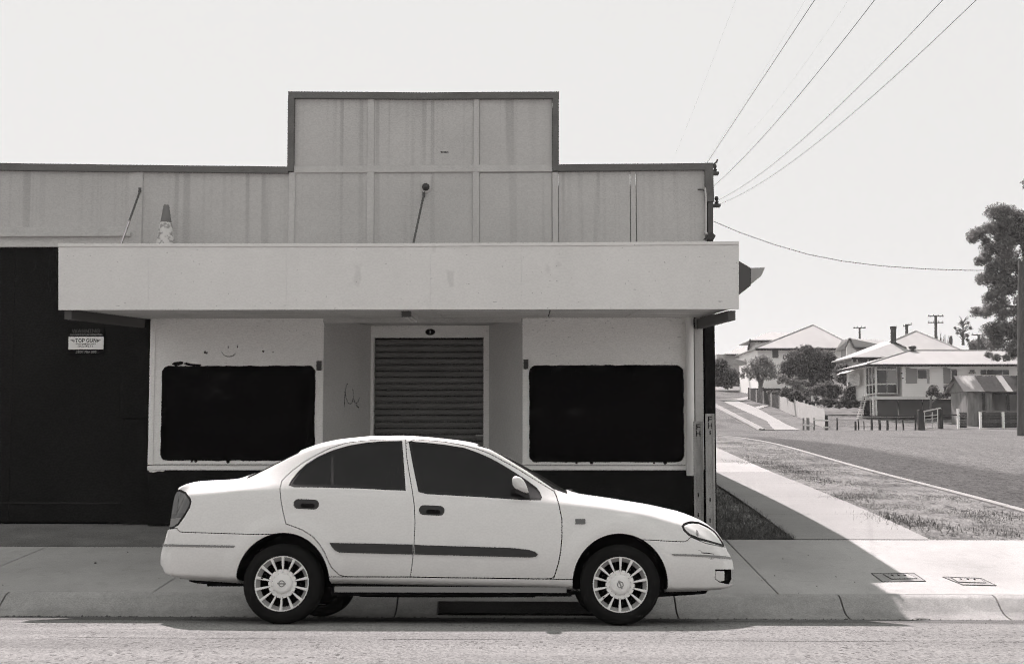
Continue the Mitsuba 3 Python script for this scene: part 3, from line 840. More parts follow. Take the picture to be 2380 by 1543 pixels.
# hydrant marker posts on the corner
for u0, u1, vt_, Yp, letters, holes, lb in ((1612, 1634, 979, 12.33, ((985, 1008),), (1150, 1196), 'left of two grey marker posts lettered FH by the shop corner'),
                                  (1640, 1661, 961, 12.24, ((967, 992),), (1005, 1161, 1209), 'right and taller of two grey marker posts lettered FH')):
    k = thing('marker_post', lb, 'post')
    x0, x1 = P(u0, 1000, Yp)[0], P(u1, 1000, Yp)[0]
    zt = P(u0, vt_, Yp)[2]
    fp = Polygon([(x0, 0), (x0 + .022, 0), (x0 + .03, .012), (x1 - .03, .012), (x1 - .022, 0), (x1, 0), (x1, .03), (x0, .03)])
    m = extrude(fp, zt - .05)
    m.vertices = np.c_[m.vertices[:, 0], Yp + m.vertices[:, 1], .05 + m.vertices[:, 2]]
    m.fix_normals()
    put('post', m, 'post_metal', k)
    uc = (u0 + u1) / 2
    yf = Yp + .0115
    for j, ch in enumerate('FH'):
        base = letters[0][0] + 13.5 + j * 15
        words(ch, uc - 5, uc + 5, base, 12.5, 'lettering', 'lettering', k, yf, lambda x, y: (x, y), True, .002)
    for h in holes:
        a = P(uc, h, yf)
        put('bolt_hole', box(a[0] - .007, a[0] + .007, yf - .002, yf + .001, a[2] - .022, a[2] + .022), 'black_hole', k)

# pit covers in the sunlit footpath
for fr_, ins, lb in (([(2025.7, 1332.6), (2124, 1332.3), (2151, 1351), (2050.7, 1352)], [(2053, 1336), (2110, 1335.3), (2131, 1345.6), (2073, 1347)], 'pit cover in the footpath half in the awning shade'),
                     ([(2191, 1341), (2281, 1344.5), (2315, 1361), (2238, 1359.5)], [(2211, 1344), (2278, 1346.6), (2291, 1355.8), (2228, 1354)], 'pit cover in the sunlit footpath nearest the right edge')):
    k = thing('pit_cover', lb, 'pit cover')
    def pave(u, v, dz):
        d = ray(u, v)
        t = (-.056 - .8 - CAM[2]) / (d[2] - .08 * d[1])
        return CAM + d * t + [0, 0, dz]
    o = [pave(u, v, 0) for u, v in fr_]
    i_ = [pave(u, v, 0) for u, v in ins]
    put('surround', hull([p + [0, 0, h] for p in o for h in (-.02, .004)]), 'path_concrete', k)
    cen = np.mean(o, 0)
    rimp = [p + [0, 0, h] for p in o for h in (-.01, .006)]
    for a, b in zip(o, o[1:] + o[:1]):
        put('joint', tube([a + [0, 0, .003], b + [0, 0, .003]], .006, 5), 'dark_steel', k)
    put('lid', hull([p + [0, 0, h] for p in i_ for h in (-.01, .011)]), 'kerb_concrete', k)
    for a, b in zip(i_, i_[1:] + i_[:1]):
        put('lid_joint', tube([a + [0, 0, .007], b + [0, 0, .007]], .006, 5), 'dark_steel', k)
    for t_ in (.25, .5, .75):
        a, b = i_[0] + (i_[1] - i_[0]) * t_, i_[3] + (i_[2] - i_[3]) * t_
        put('lid_slot', tube([a + (b - a) * .25 + [0, 0, .011], a + (b - a) * .45 + [0, 0, .011]], .008, 5), 'black_hole', k)

# gravel crumbs along the gutter
pm = []
ico = trimesh.creation.icosphere(subdivisions=0)
for i in range(430):
    x = rng.uniform(-5.6, 4.6) if i < 300 else rng.uniform(-5.4, -1.6)
    y = 9.560 - abs(rng.normal(0, .035))
    if 230 < i < 300:
        y = rng.uniform(8.6, 9.6) if rng.random() < .5 else rng.uniform(10, 12)
    s = rng.uniform(.003, .010) * (1.5 if rng.random() < .08 else 1)
    m = ico.copy()
    m.vertices *= s * rng.uniform(.6, 1.3, 3)
    z = float(ZS(y)) if y < 9.62 else (-.225 + (y - 9.62) * .4 if y < 10 else -.056 + .08 * (y - 10))
    m.apply_translation([x, y, max(z, -.212 if 9.58 < y < 9.72 else -9) + s * .3])
    pm.append(m)
put('gutter_gravel', cat(pm), 'dark_steel', label='dark crumbs of gravel scattered along the gutter', cat='gravel', kind='stuff')

# ------------------------------------------------------------------ the white car
# car frame: x forward from the rear axle, y across (the near side is -y), z up from the line of the tyre contacts; the street tips it towards the kerb
TIP = math.radians(7.6)
EY = np.array([0, math.cos(TIP), -math.sin(TIP)])
EZ = np.array([0, math.sin(TIP), math.cos(TIP)])
HALF = .835
near_contact = np.array([P(653, 1350, 8.02)[0], 8.10, float(ZS(8.10)) + .002])
CO = near_contact + .735 * EY
CM = np.eye(4)
CM[:3, 1], CM[:3, 2], CM[:3, 3] = EY, EZ, CO


def car_xz(u, v, yl):
    """the point (x, z) of the car's upright plane y = yl that is read at (u, v)"""
    d = ray(u, v)
    o = CO + yl * EY
    t = np.dot(EY, o - CAM) / np.dot(EY, d)
    p = CAM + d * t - CO
    return np.array([p[0], np.dot(p, EZ)])


def rows(pts, y):
    q = np.array([car_xz(u, v, y if np.isscalar(y) else y[i]) for i, (u, v) in enumerate(pts)])
    return q


ZT = [(376.9, 1257), (380, 1256), (383, 1254.5), (390, 1248.5), (395, 1243), (396, 1205), (398, 1182), (401, 1165), (405, 1151), (410.5, 1138), (420, 1128), (430, 1123.5), (478, 1118.5), (565, 1114), (582, 1108), (620, 1088.5), (684, 1056), (743, 1031.5), (789, 1021),
      (863, 1013), (943, 1012), (992, 1015.3), (1071, 1023.5), (1110, 1031.5), (1138, 1040), (1210, 1076.5), (1268, 1107.8), (1318, 1140.5), (1345, 1148.8), (1400, 1155.8), (1502, 1171.8), (1547, 1181), (1585, 1190.8), (1616, 1202.5), (1639, 1214), (1661, 1229.5), (1671, 1241), (1679.5, 1259), (1684, 1270.5), (1693, 1284.5), (1701.5, 1295.5), (1704, 1304)]
ZBOT = [(376.9, 1313), (379, 1315.5), (383, 1320), (393, 1335), (403, 1346.5), (420, 1349), (543, 1357.3), (770, 1361), (1030, 1367), (1281, 1372), (1340, 1375), (1555, 1378), (1624, 1376.3), (1690, 1371.5), (1699, 1362), (1704, 1352)]
ED = [(376.9, 1279), (383, 1262), (394, 1250), (396.5, 1212), (401, 1176), (407, 1150), (416, 1136), (430, 1129.5), (478, 1124), (560, 1119), (584, 1108.8), (684, 1058.2), (743, 1036), (789, 1026.5), (863, 1019.5), (943, 1018.5), (1000, 1021.5), (1071, 1029), (1095, 1033), (1138, 1044), (1170, 1062), (1230, 1098.5), (1285, 1136.5), (1320, 1149),
      (1400, 1162), (1502, 1179.5), (1585, 1201.5), (1640, 1227), (1671, 1256), (1690, 1289), (1704, 1312)]
BELT = [(376.9, 1284), (396, 1258), (405, 1190), (430, 1150), (560, 1136), (680, 1131.5), (972, 1140.5), (1256, 1163), (1400, 1178), (1502, 1194), (1600, 1223), (1660, 1258), (1690, 1296), (1704, 1322)]
WRU = [(376.9, .55), (400, .62), (430, .65), (560, .65), (600, .62), (684, .585), (760, .565), (943, .56), (1071, .555), (1138, .585), (1230, .635), (1285, .665), (1330, .68), (1502, .67), (1600, .60), (1660, .50), (1704, .36)]


def fn_of(pts, ys_, lift=0.0):
    q = rows(pts, ys_)
    o = np.argsort(q[:, 0])
    q = q[o]
    return lambda x: np.interp(x, q[:, 0], q[:, 1]) + lift


wru = np.array(WRU)
ylat = lambda pts: [-float(np.interp(u, wru[:, 0], wru[:, 1])) for u, v in pts]
f_top = fn_of(ZT, [-.60 if u < 397 else -.5 if u < 425 else -.28 for u, v in ZT], .006)
f_bot = fn_of(ZBOT, [-.60 if u < 400 else -.45 if u > 1690 else -.80 for u, v in ZBOT])
f_edge = fn_of(ED, ylat(ED))
f_belt = fn_of(BELT, -.77)
xw = np.array([car_xz(u, 1150, -.6)[0] for u, _ in WRU])
f_wr = lambda x: np.interp(x, xw, wru[:, 1])
X0, X1 = car_xz(376.9, 1285, -.60)[0], car_xz(1704, 1310, -.46)[0]
AXF = car_xz(1441.8, 1354, -HALF)[0]     # front axle
WR = .298                                 # tyre radius
stations = np.unique(np.round(np.r_[np.linspace(X0, X0 + .14, 26), np.linspace(X0 + .14, X0 + .4, 24), np.linspace(X0 + .4, X1 - .42, 150), np.linspace(X1 - .42, X1 - .10, 30), np.linspace(X1 - .10, X1, 24)], 5))


def chaikin(p, n=3):
    for _ in range(n):
        q = np.empty((2 * len(p), 2))
        q[0::2] = .75 * p + .25 * np.roll(p, -1, 0)
        q[1::2] = .25 * p + .75 * np.roll(p, -1, 0)
        q = q[:-2] if False else q
        q = np.vstack([p[:1], q[:-2][0:], p[-1:]])
        p = q
    return p


def smooth1(y, k=5):
    w = np.hanning(k + 2)[1:-1]
    w /= w.sum()
    pad = np.r_[[y[0]] * (k // 2), y, [y[-1]] * (k // 2)]
    return np.convolve(pad, w, 'valid')


st_top, st_bot, st_edge, st_belt, st_wr = (np.array([f(x) for x in stations]) for f in (f_top, f_bot, f_edge, f_belt, f_wr))
mid = (stations > X0 + .20) & (stations < X1 - .20)
for a in (st_top, st_bot, st_edge, st_belt, st_wr):
    sm_ = smooth1(a, 7)
    a[mid] = sm_[mid]
st_edge = np.minimum(st_edge, st_top - .004)
st_belt = np.minimum(st_belt, st_edge - .012)
st_belt = np.maximum(st_belt, st_bot + .04)
tr = np.clip((X0 + .50 - stations) / .50, 0, 1)
tf = np.clip((stations - (X1 - .78)) / .78, 0, 1)
st_w = HALF * (1 - .24 * tr ** 3.2) * (1 - .40 * tf ** 3.0)
st_w = np.maximum(st_w, st_wr * 1.02)
cab = smoothstep_np = None
hgl = np.clip((st_edge - st_belt) / .25, 0, 1)                   # 0 on bonnet and boot, 1 in the cabin
FR = np.array([0, 0, .03, .13, .36, .58, .80, .93])
FW = np.array([0, .62, .945, .975, 1.0, 1.0, .985, .962])


def section(i, off=0.0):
    W, zb_, zbelt, ze, zt, wr = st_w[i], st_bot[i], st_belt[i], st_edge[i], st_top[i], st_wr[i]
    h = zbelt - zb_
    e = max(tr[i], tf[i] * .9) ** 2
    fw = FW * (1 - e) + np.array([0, .80, .985, .995, 1, 1, .995, .99]) * e
    wr = wr * (1 - e) + max(wr, .93 * W) * e
    p = [(W * b, zb_ + h * a) for a, b in zip(FR, fw)]
    wb = W * ((.935 if hgl[i] > .2 else .95) * (1 - e) + .985 * e)
    wb = max(wb, wr + .004)
    p.append((wb, zbelt))
    p.append((wb + (wr - wb) * .40, zbelt + (ze - zbelt) * .38))
    p.append((wr + (wb - wr) * .10, ze - (ze - zbelt) * .10))
    p.append((wr - .012, ze + (zt - ze) * .12))
    p.append((wr * .84, ze + (zt - ze) * .52))
    p.append((wr * .55, ze + (zt - ze) * .88))
    p.append((wr * .22, zt))
    p.append((0, zt))
    return np.array(p)


sec = np.array([chaikin(section(i), 3) for i in range(len(stations))])


def flare(v):
    """the lips of the wheel arches stand a little proud"""
    v = v.copy()
    side = np.abs(v[:, 1]) > .66
    for ax in (0.0, AXF):
        d = np.hypot(v[:, 0] - ax, (v[:, 2] - .335) * .96)
        b = .016 * np.clip((d - .28) / .08, 0, 1) * np.clip((.47 - d) / .07, 0, 1)
        v[:, 1] += np.sign(v[:, 1]) * b * side
    return v


def loft(off):
    """the car's skin moved inwards by off, as a closed solid"""
    S = sec.copy()
    if off:
        t = np.gradient(S, axis=1)
        n = np.stack([-t[..., 1], t[..., 0]], -1)
        n /= np.linalg.norm(n, axis=2, keepdims=True) + 1e-9
        n[:, 0], n[:, -1] = [0, 1], [0, -1]
        c = S.mean(1, keepdims=True)
        sgn_ = np.sign(np.sum(n[:, 30:31] * (c - S[:, 30:31]), -1, keepdims=True))
        n = n * sgn_
        n[:, 0], n[:, -1] = [0, 1], [0, -1]
        S = S + n * off
        S[..., 0] = np.maximum(S[..., 0], 0)
        S[:, 0, 0] = S[:, -1, 0] = 0
    X = stations.copy()
    X = X0 + off + (X - X0) * (1 - 2 * off / (X1 - X0)) if off else X
    m = S.shape[1]
    ring = np.concatenate([np.stack([np.repeat(X[:, None], m, 1), -S[..., 0], S[..., 1]], -1),
                           np.stack([np.repeat(X[:, None], m - 2, 1), S[:, -2:0:-1, 0], S[:, -2:0:-1, 1]], -1)], 1)
    k = ring.shape[1]
    v = ring.reshape(-1, 3)
    n_ = len(X)
    i, j = np.meshgrid(np.arange(n_ - 1), np.arange(k), indexing='ij')
    a, b = (i * k + j).ravel(), (i * k + (j + 1) % k).ravel()
    f = np.vstack([np.c_[a, b, b + k], np.c_[a, b + k, a + k]])
    v = np.vstack([v, [[X[0], 0, S[0, :, 1].mean()]], [[X[-1], 0, S[-1, :, 1].mean()]]])
    e0, e1 = len(v) - 2, len(v) - 1
    jj = np.arange(k)
    f = np.vstack([f, np.c_[np.full(k, e0), (jj + 1) % k, jj], np.c_[np.full(k, e1), (n_ - 1) * k + jj, (n_ - 1) * k + (jj + 1) % k]])
    v = flare(v)
    m_ = m3.Manifold(m3.Mesh(v.astype(np.float32), f.astype(np.uint32)))
    if m_.volume() < 0:
        m_ = m3.Manifold(m3.Mesh(v.astype(np.float32), f[:, ::-1].astype(np.uint32)))
    return m_


OUT, IN3, IN6, IN14 = loft(0), loft(.004), loft(.007), loft(.016)
SKIN = OUT - IN14
GSKIN = IN6 - IN14
RSKIN = IN3 - IN14


def wsurf(x, z):
    i = int(np.clip(np.searchsorted(stations, x), 0, len(stations) - 1))
    s = sec[i]
    k = len(s) // 6
    zz, ww = s[k:, 1], s[k:, 0]
    o = np.argsort(zz)
    return float(np.interp(z, zz[o], ww[o]))


def on_side(pts):
    """readings on the near flank -> (x, z) on the curved flank"""
    out = []
    for u, v in pts:
        y = -.8
        for _ in range(5):
            x, z = car_xz(u, v, y)
            y = -wsurf(x, z)
        out.append((x, z))
    return out


def prism(poly, y0=-1.2, y1=1.2):
    polys = [p for p in getattr(poly, 'geoms', [poly]) if p.area > 1e-7]
    cs = m3.CrossSection([np.array(r.coords)[:-1] for p in polys for r in (p.exterior, *p.interiors)], m3.FillRule.EvenOdd)
    return cs.extrude(y1 - y0).rotate([90, 0, 0]).translate([0, y1, 0])


NEAR, FARS = prism(sbox(-3, -1, 6, 3), -1.3, 0), prism(sbox(-3, -1, 6, 3), 0, 1.3)
CARK = thing('parked_car', 'white four door sedan parked along the kerb in front of the shop', 'car')


def m3mesh(m):
    t = m.to_mesh()
    me = trimesh.Trimesh(np.array(t.vert_properties[:, :3], float), np.array(t.tri_verts), process=False)
    me.apply_transform(CM)
    return me


def carpart(name, m, mat, parent=CARK, smooth=32, label=None):
    if hasattr(m, 'to_mesh'):
        if m.is_empty():
            print('EMPTY', name)
            return None
        m = m3mesh(m)
    else:
        m = m.copy()
        m.apply_transform(CM)
    return put(name, m, mat, parent, smooth=smooth, label=label)


# outlines on the flank
SEAM = .0030
rear_glass = Polygon(on_side([(671.8, 1127), (678, 1115.5), (693, 1096), (712, 1078.5), (740, 1061), (773.6, 1046.5), (812, 1035.5), (851, 1029), (892, 1025.8), (934, 1025), (938, 1080), (942.2, 1139), (896, 1137.2), (850, 1134.6), (764, 1132), (684, 1131)])).buffer(.01).buffer(-.01)
front_glass = Polygon(on_side([(950.5, 1026), (972, 1027.8), (992, 1029.5), (1030, 1033.4), (1077.8, 1041), (1110, 1052), (1141.5, 1066), (1170, 1082), (1199, 1100), (1225, 1117), (1246.7, 1133.5), (1254, 1144), (1259, 1155.5), (1256, 1161.5), (1215, 1160.6), (1119, 1154), (992, 1147), (973, 1142), (966, 1109), (957, 1064)])).buffer(.008).buffer(-.008)
bseam = [(942.7, 1012), (943, 1030), (945, 1061), (949.5, 1090), (954, 1116), (959, 1145), (963, 1175), (964.6, 1215), (962, 1268), (958.5, 1305), (954, 1339.8)]
rear_door = Polygon(on_side([(943, 1021), (905, 1020.5), (863, 1022), (830, 1025.5), (804, 1029), (765, 1042), (727, 1061), (702, 1076), (681, 1092), (665, 1106), (655, 1117), (650.5, 1135), (653, 1163), (658, 1190), (665.6, 1217), (684, 1223.5), (702.6, 1230.6), (727, 1246), (742, 1263), (755, 1283), (763, 1302), (771, 1318), (789, 1335.5), (800, 1338.7), (811, 1339.3), (954, 1339.8)] + bseam[1:-1][::-1]))
front_door = Polygon(on_side(bseam[1:] + [(992, 1340.7), (1130, 1342.5), (1268, 1344.3), (1283, 1343), (1288.5, 1338), (1297.7, 1309), (1303, 1280), (1305.8, 1248), (1305.8, 1207), (1299.5, 1175), (1293, 1153), (1287.5, 1141), (1262, 1126), (1200, 1087.5), (1140, 1055), (1110, 1043), (1075, 1034), (1035, 1027), (1000, 1023.5), (965, 1021)]))
eline = [tuple(p) for p in rows(ED, ylat(ED))]
eline.sort()
e_up = [(x, z + .004) for x, z in eline]
TOPS = Polygon([(X0 - .3, e_up[0][1])] + e_up + [(X1 + .3, e_up[-1][1]), (X1 + .3, 2.5), (X0 - .3, 2.5)]).buffer(0)
xo = lambda u, v=1100, y=-.6: car_xz(u, v, y)[0]
xs_boot, xs_back, xs_roof, xs_cowl, xs_nose = xo(575, 1110), xo(692, 1053), xo(1108, 1035), xo(1318, 1148), xo(1664, 1248)
DOM = sbox(X0 - .3, -.1, X1 + .3, 2.5)
SIDE = DOM.difference(shapely.affinity.translate(TOPS, 0, SEAM))
span = lambda a, b: sbox(a, -.2, b, 2.6)
rb = on_side([(411, 1227), (413.5, 1232), (419, 1235.6), (440, 1236.6), (520, 1239), (571, 1240.7), (604, 1241.5), (640, 1241)])
bump_r = Polygon([(X0 - .3, rb[0][1] + .0)] + rb + [(rb[-1][0], -.1), (X0 - .3, -.1)]).intersection(span(-9, 0.0))
fb = on_side([(1480, 1253.5), (1514.5, 1254.7), (1555, 1257), (1590, 1258.3), (1598, 1255), (1606, 1247.5), (1640, 1262), (1677, 1270)])
bump_f = Polygon(fb + [(X1 + .3, fb[-1][1]), (X1 + .3, -.1), (fb[0][0], -.1)])
sl = on_side([(740, 1339.5), (811, 1340), (954, 1340.5), (1130, 1343.2), (1268, 1345), (1345, 1346)])
sill_ = Polygon(sl + [(sl[-1][0], -.1), (sl[0][0], -.1)])
wingcut = on_side([(1286, 1128), (1288, 1141), (1293.5, 1153), (1300, 1175), (1306.3, 1207), (1306.3, 1248), (1303.5, 1280), (1298.2, 1309), (1289, 1338), (1284, 1352)])
wing_ = Polygon([(wingcut[0][0], 2.5)] + wingcut + [(wingcut[-1][0], -.1), (X1 + .3, -.1), (X1 + .3, 2.5)])
head = Polygon(on_side([(1584, 1222), (1588.5, 1215.7), (1598, 1212), (1608.6, 1210.6), (1624, 1212.6), (1645.6, 1222.5), (1661, 1233.2), (1672, 1247), (1684, 1266), (1684, 1270), (1677, 1269), (1655, 1262.6), (1624, 1254.6), (1601, 1245), (1587.8, 1232.7)]))
tail = Polygon(on_side([(411, 1137), (420, 1137.5), (432.3, 1143.6), (442.8, 1156.7), (445, 1166.4), (441.5, 1179.5), (430.5, 1198.5), (415, 1220), (404, 1226.5), (397, 1229.5)]) + [(X0 - .2, car_xz(395, 1229, -.6)[1]), (X0 - .2, car_xz(395, 1137, -.6)[1])])
arch = unary_union([shapely.affinity.scale(Point(ax, .300).buffer(1, 40), .356, .372) for ax in (0.0, AXF)])
arch_pr = prism(arch, -1.3, -.50) + prism(arch, .50, 1.3)
# skin with the wheel arches, lamps and fog recess cut out
fog = Polygon(on_side([(1662, 1322.5), (1700, 1322.8), (1701, 1355), (1690, 1357), (1672, 1353), (1661, 1345)]) + [(X1 + .1, car_xz(1700, 1355, -.5)[1]), (X1 + .1, car_xz(1700, 1322, -.5)[1])]).convex_hull
lampcut = (prism(head.union(tail), -1.3, -.30) + prism(head.union(tail), .30, 1.3))
fogcut = prism(fog, -1.3, -.40) + prism(fog, .40, 1.3)
WHITE = SKIN - arch_pr - lampcut - fogcut
doorz = rear_door.union(front_door)
glassz = rear_glass.union(front_glass)
g = lambda poly: prism(poly.buffer(-SEAM))
body_rest = SIDE.difference(unary_union([doorz, bump_r, bump_f, sill_, wing_]))
rest = WHITE ^ g(body_rest)
carpart('body_side', rest ^ NEAR, 'car_paint')
carpart('body_side', rest ^ FARS, 'car_paint')
for nm, poly in (('rear_bumper', bump_r.intersection(SIDE.union(TOPS))), ('front_bumper', bump_f)):
    bm = WHITE ^ g(poly)
    carpart(nm, bm, 'car_paint')
for nm, poly in (('front_wing', wing_.intersection(SIDE).difference(bump_f).difference(sill_)), ('sill_panel', sill_.intersection(SIDE))):
    pz = WHITE ^ g(poly)
    carpart(nm, pz ^ NEAR, 'car_paint')
    carpart(nm, pz ^ FARS, 'car_paint')
hair = .0002
gt = lambda a, b: prism(TOPS.difference(bump_r).difference(bump_f).intersection(span(a, b)).buffer(-hair))
carpart('boot_lid', WHITE ^ gt(-9, xs_boot), 'car_paint')
carpart('roof', WHITE ^ gt(xs_back, xs_roof), 'car_paint')
carpart('bonnet', WHITE ^ gt(xs_cowl, 9), 'car_paint')
carpart('rear_screen', GSKIN ^ gt(xs_boot, xs_back), 'car_glass')
carpart('windscreen', GSKIN ^ gt(xs_roof, xs_cowl), 'car_glass')
# the dark inner body shows in the seams and through nothing else
core = IN14 - prism(arch.buffer(.004), -1.3, -.50) - prism(arch.buffer(.004), .50, 1.3) - prism(fog, -1.3, -.45) - prism(fog, .45, 1.3)
carpart('inner_body', core, 'car_under', smooth=False)

doors = {}
for nm, poly, gl in (('rear', rear_door, rear_glass), ('front', front_door, front_glass)):
    for side, half in (('near', NEAR), ('far', FARS)):
        key = carpart('door', (WHITE ^ g(poly.difference(gl))) ^ half, 'car_paint', label=('near %s door of the car' if side == 'near' else 'far %s door of the car') % nm)
        doors[nm, side] = key
        rim = (RSKIN ^ prism(gl.difference(gl.buffer(-.017)))) ^ half
        carpart('window_rubber', rim, 'car_rubber', key)
        carpart('window', (GSKIN ^ prism(gl.buffer(-.0165))) ^ half, 'car_glass', key)
# quarter light bar of the rear door, belt strip
qb = Polygon(on_side([(769, 1049), (774.5, 1047.5), (775.5, 1132), (770, 1132)]))
carpart('quarter_bar', (RSKIN ^ prism(qb)) ^ NEAR, 'car_rubber', doors['rear', 'near'])
# handles: a dark dish with a pull across it
for nm, (u, v) in (('rear', (711.9, 1171.3)), ('front', (1003.5, 1185.6))):
    x, z = on_side([(u, v)])[0]
    w = wsurf(x, z)
    for side, s in (('near', -1), ('far', 1)):
        pill = LineString([(x - .060, z + .003), (x + .060, z - .003)]).buffer(.037)
        half = NEAR if s < 0 else FARS
        cutz = ((OUT.translate([0, s * .004, 0])) - IN6) ^ prism(pill) ^ half
        carpart('handle', cutz, 'car_trim', doors[nm, side])
        grip = LineString([(x - .046 + .02, z - .010), (x + .050, z - .013)]).buffer(.016)
        carpart('handle_recess', ((OUT.translate([0, s * .0055, 0])) - IN6) ^ prism(grip) ^ half, 'car_under', doors[nm, side])
# rub strips and bumper strips, proud of the skin
strip_r = Polygon(on_side([(767, 1261), (860, 1262.8), (959.2, 1265), (959.6, 1288), (860, 1285.5), (790, 1283.5), (780, 1279), (772, 1270)]))
strip_f = Polygon(on_side([(963.6, 1265.3), (992, 1266.8), (1100, 1270), (1190, 1273), (1228, 1277), (1244, 1282), (1250.6, 1288.5), (1246, 1293), (1234, 1295), (1100, 1291.5), (964, 1288)]))
proud = lambda d: OUT.scale([1, 1 + d / HALF, 1]) - IN3
for nm, poly in (('rear', strip_r), ('front', strip_f)):
    for side, half in (('near', NEAR), ('far', FARS)):
        carpart('rub_strip', (proud(.012) ^ prism(poly)) ^ half, 'car_trim', doors[nm, side])
bs_r = Polygon(on_side([(378, 1263.4), (420, 1265), (547, 1267.4), (544, 1272.4), (420, 1270.3), (378, 1268.8)]) ).union(sbox(X0 - .1, car_xz(378, 1268.8, -.5)[1], car_xz(380, 1268, -.5)[0], car_xz(378, 1263.4, -.5)[1]))
bs_f = Polygon(on_side([(1560.5, 1286.6), (1600, 1287.3), (1655, 1289.5), (1682, 1291.5), (1699, 1294.5), (1700, 1299), (1680, 1297), (1655, 1295), (1600, 1292), (1566, 1291)]))
shell2 = (OUT.scale([1.0022, 1 + .006 / HALF, 1]).translate([-.003, 0, 0])) - IN3
carpart('bumper_strip', shell2 ^ prism(bs_r), 'hub_grey', label='grey trim strip round the rear bumper')
carpart('bumper_strip', shell2 ^ prism(bs_f), 'hub_grey', label='grey trim strip round the front bumper')
scuff = unary_union([Polygon(on_side(q)) for q in ([(1629, 1282.8), (1645, 1283.6), (1660, 1286.2), (1659, 1287.4), (1640, 1286), (1630, 1284.8)], [(1644, 1297), (1662, 1297.6), (1655, 1299)], [(1623, 1278.6), (1633, 1279.2), (1632, 1279.8), (1623, 1279.4)])])
carpart('bumper_scuff', ((OUT.scale([1, 1 + .0015 / HALF, 1])) - IN3) ^ prism(scuff) ^ NEAR, 'car_trim', CARK + '__front_bumper')
# lamps
for side, half in (('near', NEAR), ('far', FARS)):
    hl = carpart('headlight', (((IN3 - IN14) ^ prism(head.buffer(-.019))) - prism(sbox(-3, -1, 6, 3), -.30, .30)) ^ half, 'lamp_clear', label=None)
    carpart('headlight_seal', (((IN6 - IN14) ^ prism(head.buffer(-.001).difference(head.buffer(-.018)))) - prism(sbox(-3, -1, 6, 3), -.30, .30)) ^ half, 'car_rubber', hl)
    x, z = on_side([(1621, 1238)])[0]
    carpart('bulb', ((IN3.scale([1, 1.0015, 1]) - IN6) ^ prism(shapely.affinity.scale(Point(x, z).buffer(1, 12), .012, .026))) ^ half, 'hub_grey', hl)
    tl = carpart('tail_light', (((IN3 - IN14) ^ prism(tail.buffer(-.017))) - prism(sbox(-3, -1, 6, 3), -.33, .33)) ^ half, 'lamp_red')
    carpart('tail_light_seal', (((IN6 - IN14) ^ prism(tail.buffer(-.001).difference(tail.buffer(-.016)))) - prism(sbox(-3, -1, 6, 3), -.33, .33)) ^ half, 'car_rubber', tl)
    z1_, z2_ = car_xz(405, 1204, -.7)[1], car_xz(405, 1164.5, -.7)[1]
    carpart('reversing_lens', (((IN3.scale([1.001, 1.003, 1]) - IN6) ^ prism(tail.buffer(-.02).intersection(sbox(-3, -1, 6, z1_)))) - prism(sbox(-3, -1, 6, 3), -.33, .33)) ^ half, 'hub_grey', tl)
    carpart('lens_bar', (((IN3.scale([1.001, 1.003, 1]) - IN6) ^ prism(tail.buffer(-.02).intersection(sbox(-3, z1_, 6, z1_ + .035)))) - prism(sbox(-3, -1, 6, 3), -.33, .33)) ^ half, 'lamp_dark', tl)
    si = on_side([(1348.8, 1211.6)])[0]
    ind = carpart('side_indicator', ((OUT.scale([1, 1 + .006 / HALF, 1]) - IN3) ^ prism(sbox(si[0] - .034, si[1] - .016, si[0] + .034, si[1] + .016).buffer(.004)) ^ half), 'lamp_red')
# fog lamp recess with a blank
for s, half in ((-1, NEAR), (1, FARS)):
    fp = on_side([(1664, 1326), (1685, 1326.5), (1685, 1349), (1674, 1350.5), (1664, 1345)])
    carpart('fog_blank', ((IN14 - loft(.022)) ^ prism(Polygon(fp)) ^ half) - prism(sbox(-3, -1, 6, 3), -.40, .40), 'car_paint', CARK + '__front_bumper')
# mirror
mo = np.array(on_side([(1191, 1115.5), (1194, 1111), (1199, 1109.3), (1209, 1111.5), (1215, 1116), (1220, 1122.5), (1225, 1133), (1229, 1146), (1224, 1147), (1211, 1142.5), (1198, 1136.5), (1192.5, 1130), (1190.6, 1122)]))
mc = mo.mean(0)
wm = wsurf(*mc)
for s in (-1, 1):
    q = [(x, s * (wm + .10), z) for x, z in mo] + [(mc[0] + (x - mc[0]) * .90, s * (wm + .135), mc[1] + (z - mc[1]) * .90) for x, z in mo] + [(mc[0] + (x - mc[0]) * .62 + .008, s * (wm + .158), mc[1] + (z - mc[1]) * .62) for x, z in mo] + [(mc[0] + (x - mc[0]) * .97, s * (wm + .06), mc[1] + (z - mc[1]) * .97) for x, z in mo]
    mk = carpart('door_mirror', hull(q), 'car_paint', smooth=50)
    a, b = on_side([(1197, 1141)])[0], on_side([(1230, 1157)])[0]
    carpart('mirror_foot', hull([(x, s * y, z) for x, z in ((a[0], a[1] + .012), (a[0], a[1] - .012), (b[0], b[1] + .03), (b[0], b[1] - .01)) for y in (wm - .03, wm + .055)]), 'car_trim', mk, smooth=40)
    carpart('mirror_case', hull([(mc[0] + (x - mc[0]) * 1.03 - .004, s * (wm + y), mc[1] + (z - mc[1]) * 1.03 - .004) for x, z in mo for y in (.055, .098)]), 'car_trim', mk, smooth=40)
    tri = Polygon(on_side([(1214, 1114), (1226, 1121), (1246, 1136.5), (1256, 1156), (1254, 1159.5), (1218, 1157.5)]))
    carpart('mirror_sail', (RSKIN ^ prism(tri) ^ (NEAR if s < 0 else FARS)), 'car_trim', doors['front', 'near' if s < 0 else 'far'])
